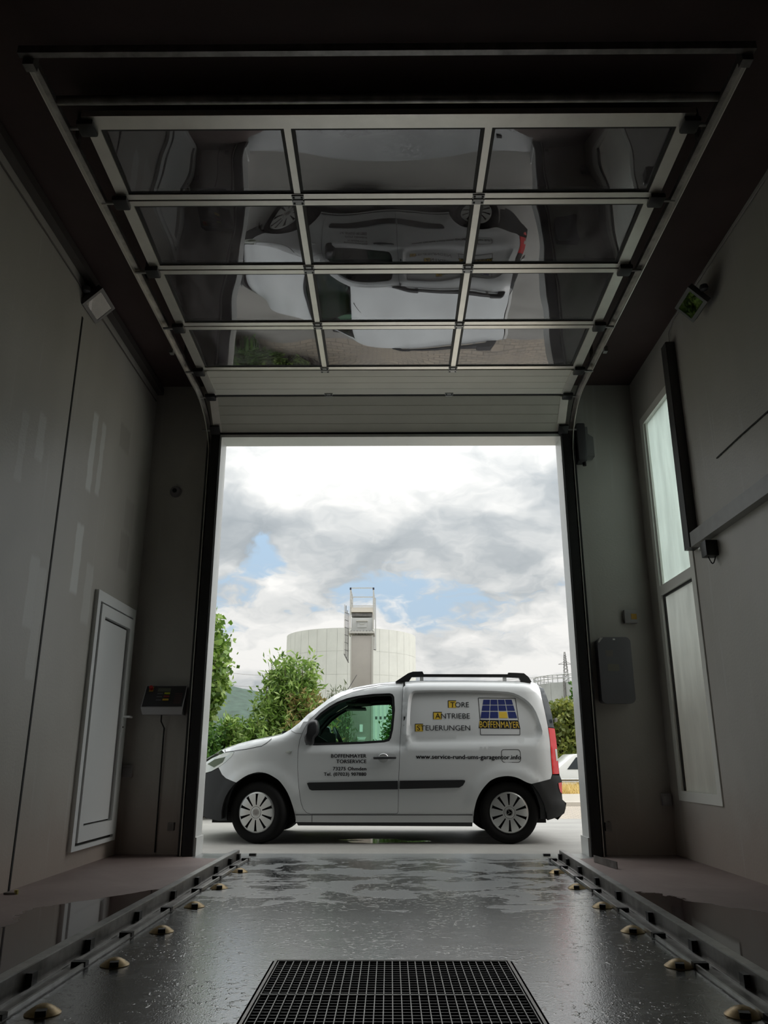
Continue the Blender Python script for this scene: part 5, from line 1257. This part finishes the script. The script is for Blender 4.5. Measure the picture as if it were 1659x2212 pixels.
# pylon
py_ = empty('lattice_pylon', (65.6, 300, -0.45)); tag(py_, 'thin steel lattice pylon far behind the grey tank', 'pylon')
B = MB(); Ht = 39.8
def wdp(z): return 0.35 + 2.4 * (1 - z / Ht)
for sx in (-1, 1):
    for sy in (-1, 1): B.bar((sx * wdp(0), sy * wdp(0), 0), (sx * 0.15, sy * 0.15, Ht), 0.16, 0.16)
B.build('legs', M_STEELD, py_)
B = MB(); z = 14.0
while z < 38.5:
    z2 = z + 1.6 * wdp(z); w0, w1 = wdp(z), wdp(min(z2, Ht))
    for sy in (-1, 1): B.bar((-w0, sy * w0, z), (w1, sy * w1, z2), 0.10, 0.10); B.bar((w0, sy * w0, z), (-w1, sy * w1, z2), 0.10, 0.10)
    z = z2
B.build('bracing', M_STEELD, py_)
for z, L in ((35.2, 2.6), (30.4, 9.0)):
    B = MB(); B.bar((-L, 0, z), (L, 0, z), 0.16, 0.16); B.bar((-L, 0, z), (0, 0, z + 1.0), 0.12, 0.12); B.bar((L, 0, z), (0, 0, z + 1.0), 0.12, 0.12); B.build('cross_arm', M_STEELD, py_)

# forested hill
V = []; F = []; NXh, NYh = 60, 14
for j in range(NYh + 1):
    for i in range(NXh + 1):
        x = -900 + 1300 * i / NXh; y = 620 + 500 * j / NYh
        hgt = 86 * math.exp(-((x + 330) / 270) ** 2) + 30 * math.exp(-((x + 60) / 190) ** 2)
        V.append((x, y, -3 + hgt * math.sin(min(1, j / NYh * 1.4) * PI / 2) + 2.5 * math.sin(x * 0.11 + j) + rng.uniform(-1.5, 1.5)))
for j in range(NYh):
    for i in range(NXh): a = j * (NXh + 1) + i; F.append((a, a + 1, a + NXh + 2, a + NXh + 1))
struct(mkobj('hill', V, F, mat('wooded_hill', (0.050, 0.082, 0.062), 0.95, var=0.35, vscale=0.09), None, True), 'wooded hill on the far left horizon', 'hill')

# white slat fence behind the hedge
fn = empty('slat_fence', (0.1, 22.5, 0)); tag(fn, 'white slatted fence glimpsed through the cab window', 'fence')
so = MB().box(-0.03, 0.03, -0.015, 0.015, 0.05, 2.3).build('slat', mat('fence_white', (0.72, 0.72, 0.70), 0.6), fn)
for k in range(26):
    o = so if k == 0 else so.copy()
    if k: COL.objects.link(o); o.parent = fn
    o.location = (-1.5 + 0.12 * k, 0, 0)
MB().box(-1.6, 1.7, 0.02, 0.06, 0.5, 0.58).build('rail', M_STEELD, fn); MB().box(-1.6, 1.7, 0.02, 0.06, 1.9, 1.98).build('rail', M_STEELD, fn)

# guard rail and parked car beyond the verge
grd = empty('guard_rail', (8, 24.4, 0)); tag(grd, 'galvanised guard rail above the dry grass', 'guard rail')
MB().prism([(0, 0.20), (0.05, 0.22), (0.02, 0.255), (0.05, 0.29), (0, 0.31), (-0.01, 0.255)], lambda u, v: (-6.5, -u, v), lambda u, v: (14, -u, v)).build('beam', M_STEEL, grd)
for k in range(7): MB().box(-6.2 + 3 * k, -6.1 + 3 * k, 0.01, 0.07, 0.0, 0.29).build('post', M_STEEL, grd)
cr = empty('estate_car', (7.3, 27.0, -0.45)); tag(cr, 'white parked estate car behind the guard rail', 'car')
M_CARW = mat('car_white', (0.80, 0.80, 0.79), 0.25, coat=0.7)
prof = [(-2.2, 0.25), (2.2, 0.25), (2.25, 0.55), (2.1, 0.82), (1.1, 0.95), (0.45, 1.40), (-0.3, 1.50), (-1.5, 1.46), (-2.05, 1.02), (-2.22, 0.8)]
MB().prism(prof, lambda u, v: (u, -0.86, v), lambda u, v: (u, 0.86, v)).build('car_body', M_CARW, cr, bevel=0.06)
for wpts in ([(-1.75, 1.0), (-0.98, 1.0), (-0.98, 1.38), (-1.45, 1.36)], [(-0.90, 1.0), (0.0, 1.0), (0.0, 1.42), (-0.90, 1.40)], [(0.08, 1.0), (0.92, 1.0), (0.42, 1.34), (0.08, 1.40)]):
    for s in (-1, 1): MB().prism(wpts, lambda u, v: (u, s * 0.845, v), lambda u, v: (u, s * 0.868, v)).build('side_window', mat('car_glass', (0.03, 0.035, 0.04), 0.1), cr)
for x in (-1.35, 1.35):
    for s in (-1, 1): MB().lathe([(0.0, -0.1), (0.31, -0.1), (0.31, 0.08), (0.20, 0.09), (0.0, 0.09)], 20, Matrix.Translation((x, s * 0.80, 0.31)) @ Matrix.Rotation(math.radians(90 if s < 0 else -90), 4, 'X')).build('wheel', M_TYRE, cr)
# overhead wires strung from the pylon arm
for k, (dz_, dy_) in enumerate(((0.0, 0.0), (-4.6, 2.0))):
    zz = 30.3 if k == 0 else 30.2; xe = 56.7 if k == 0 else 58.2
    tag(MB().tube([(xe, 300, zz), (30, 302 + dy_, 28.0 + dz_ * 0.3), (-10, 306 + dy_, 28.5 + dz_ * 0.7), (-60, 316 + dy_, 33 + dz_), (-110, 328 + dy_, 41 + dz_), (-190, 350 + dy_, 58 + dz_)], 0.06, 4, False).build('power_line', M_STEELD), ('upper' if k == 0 else 'lower') + ' power line crossing the sky above the hill', 'power line')
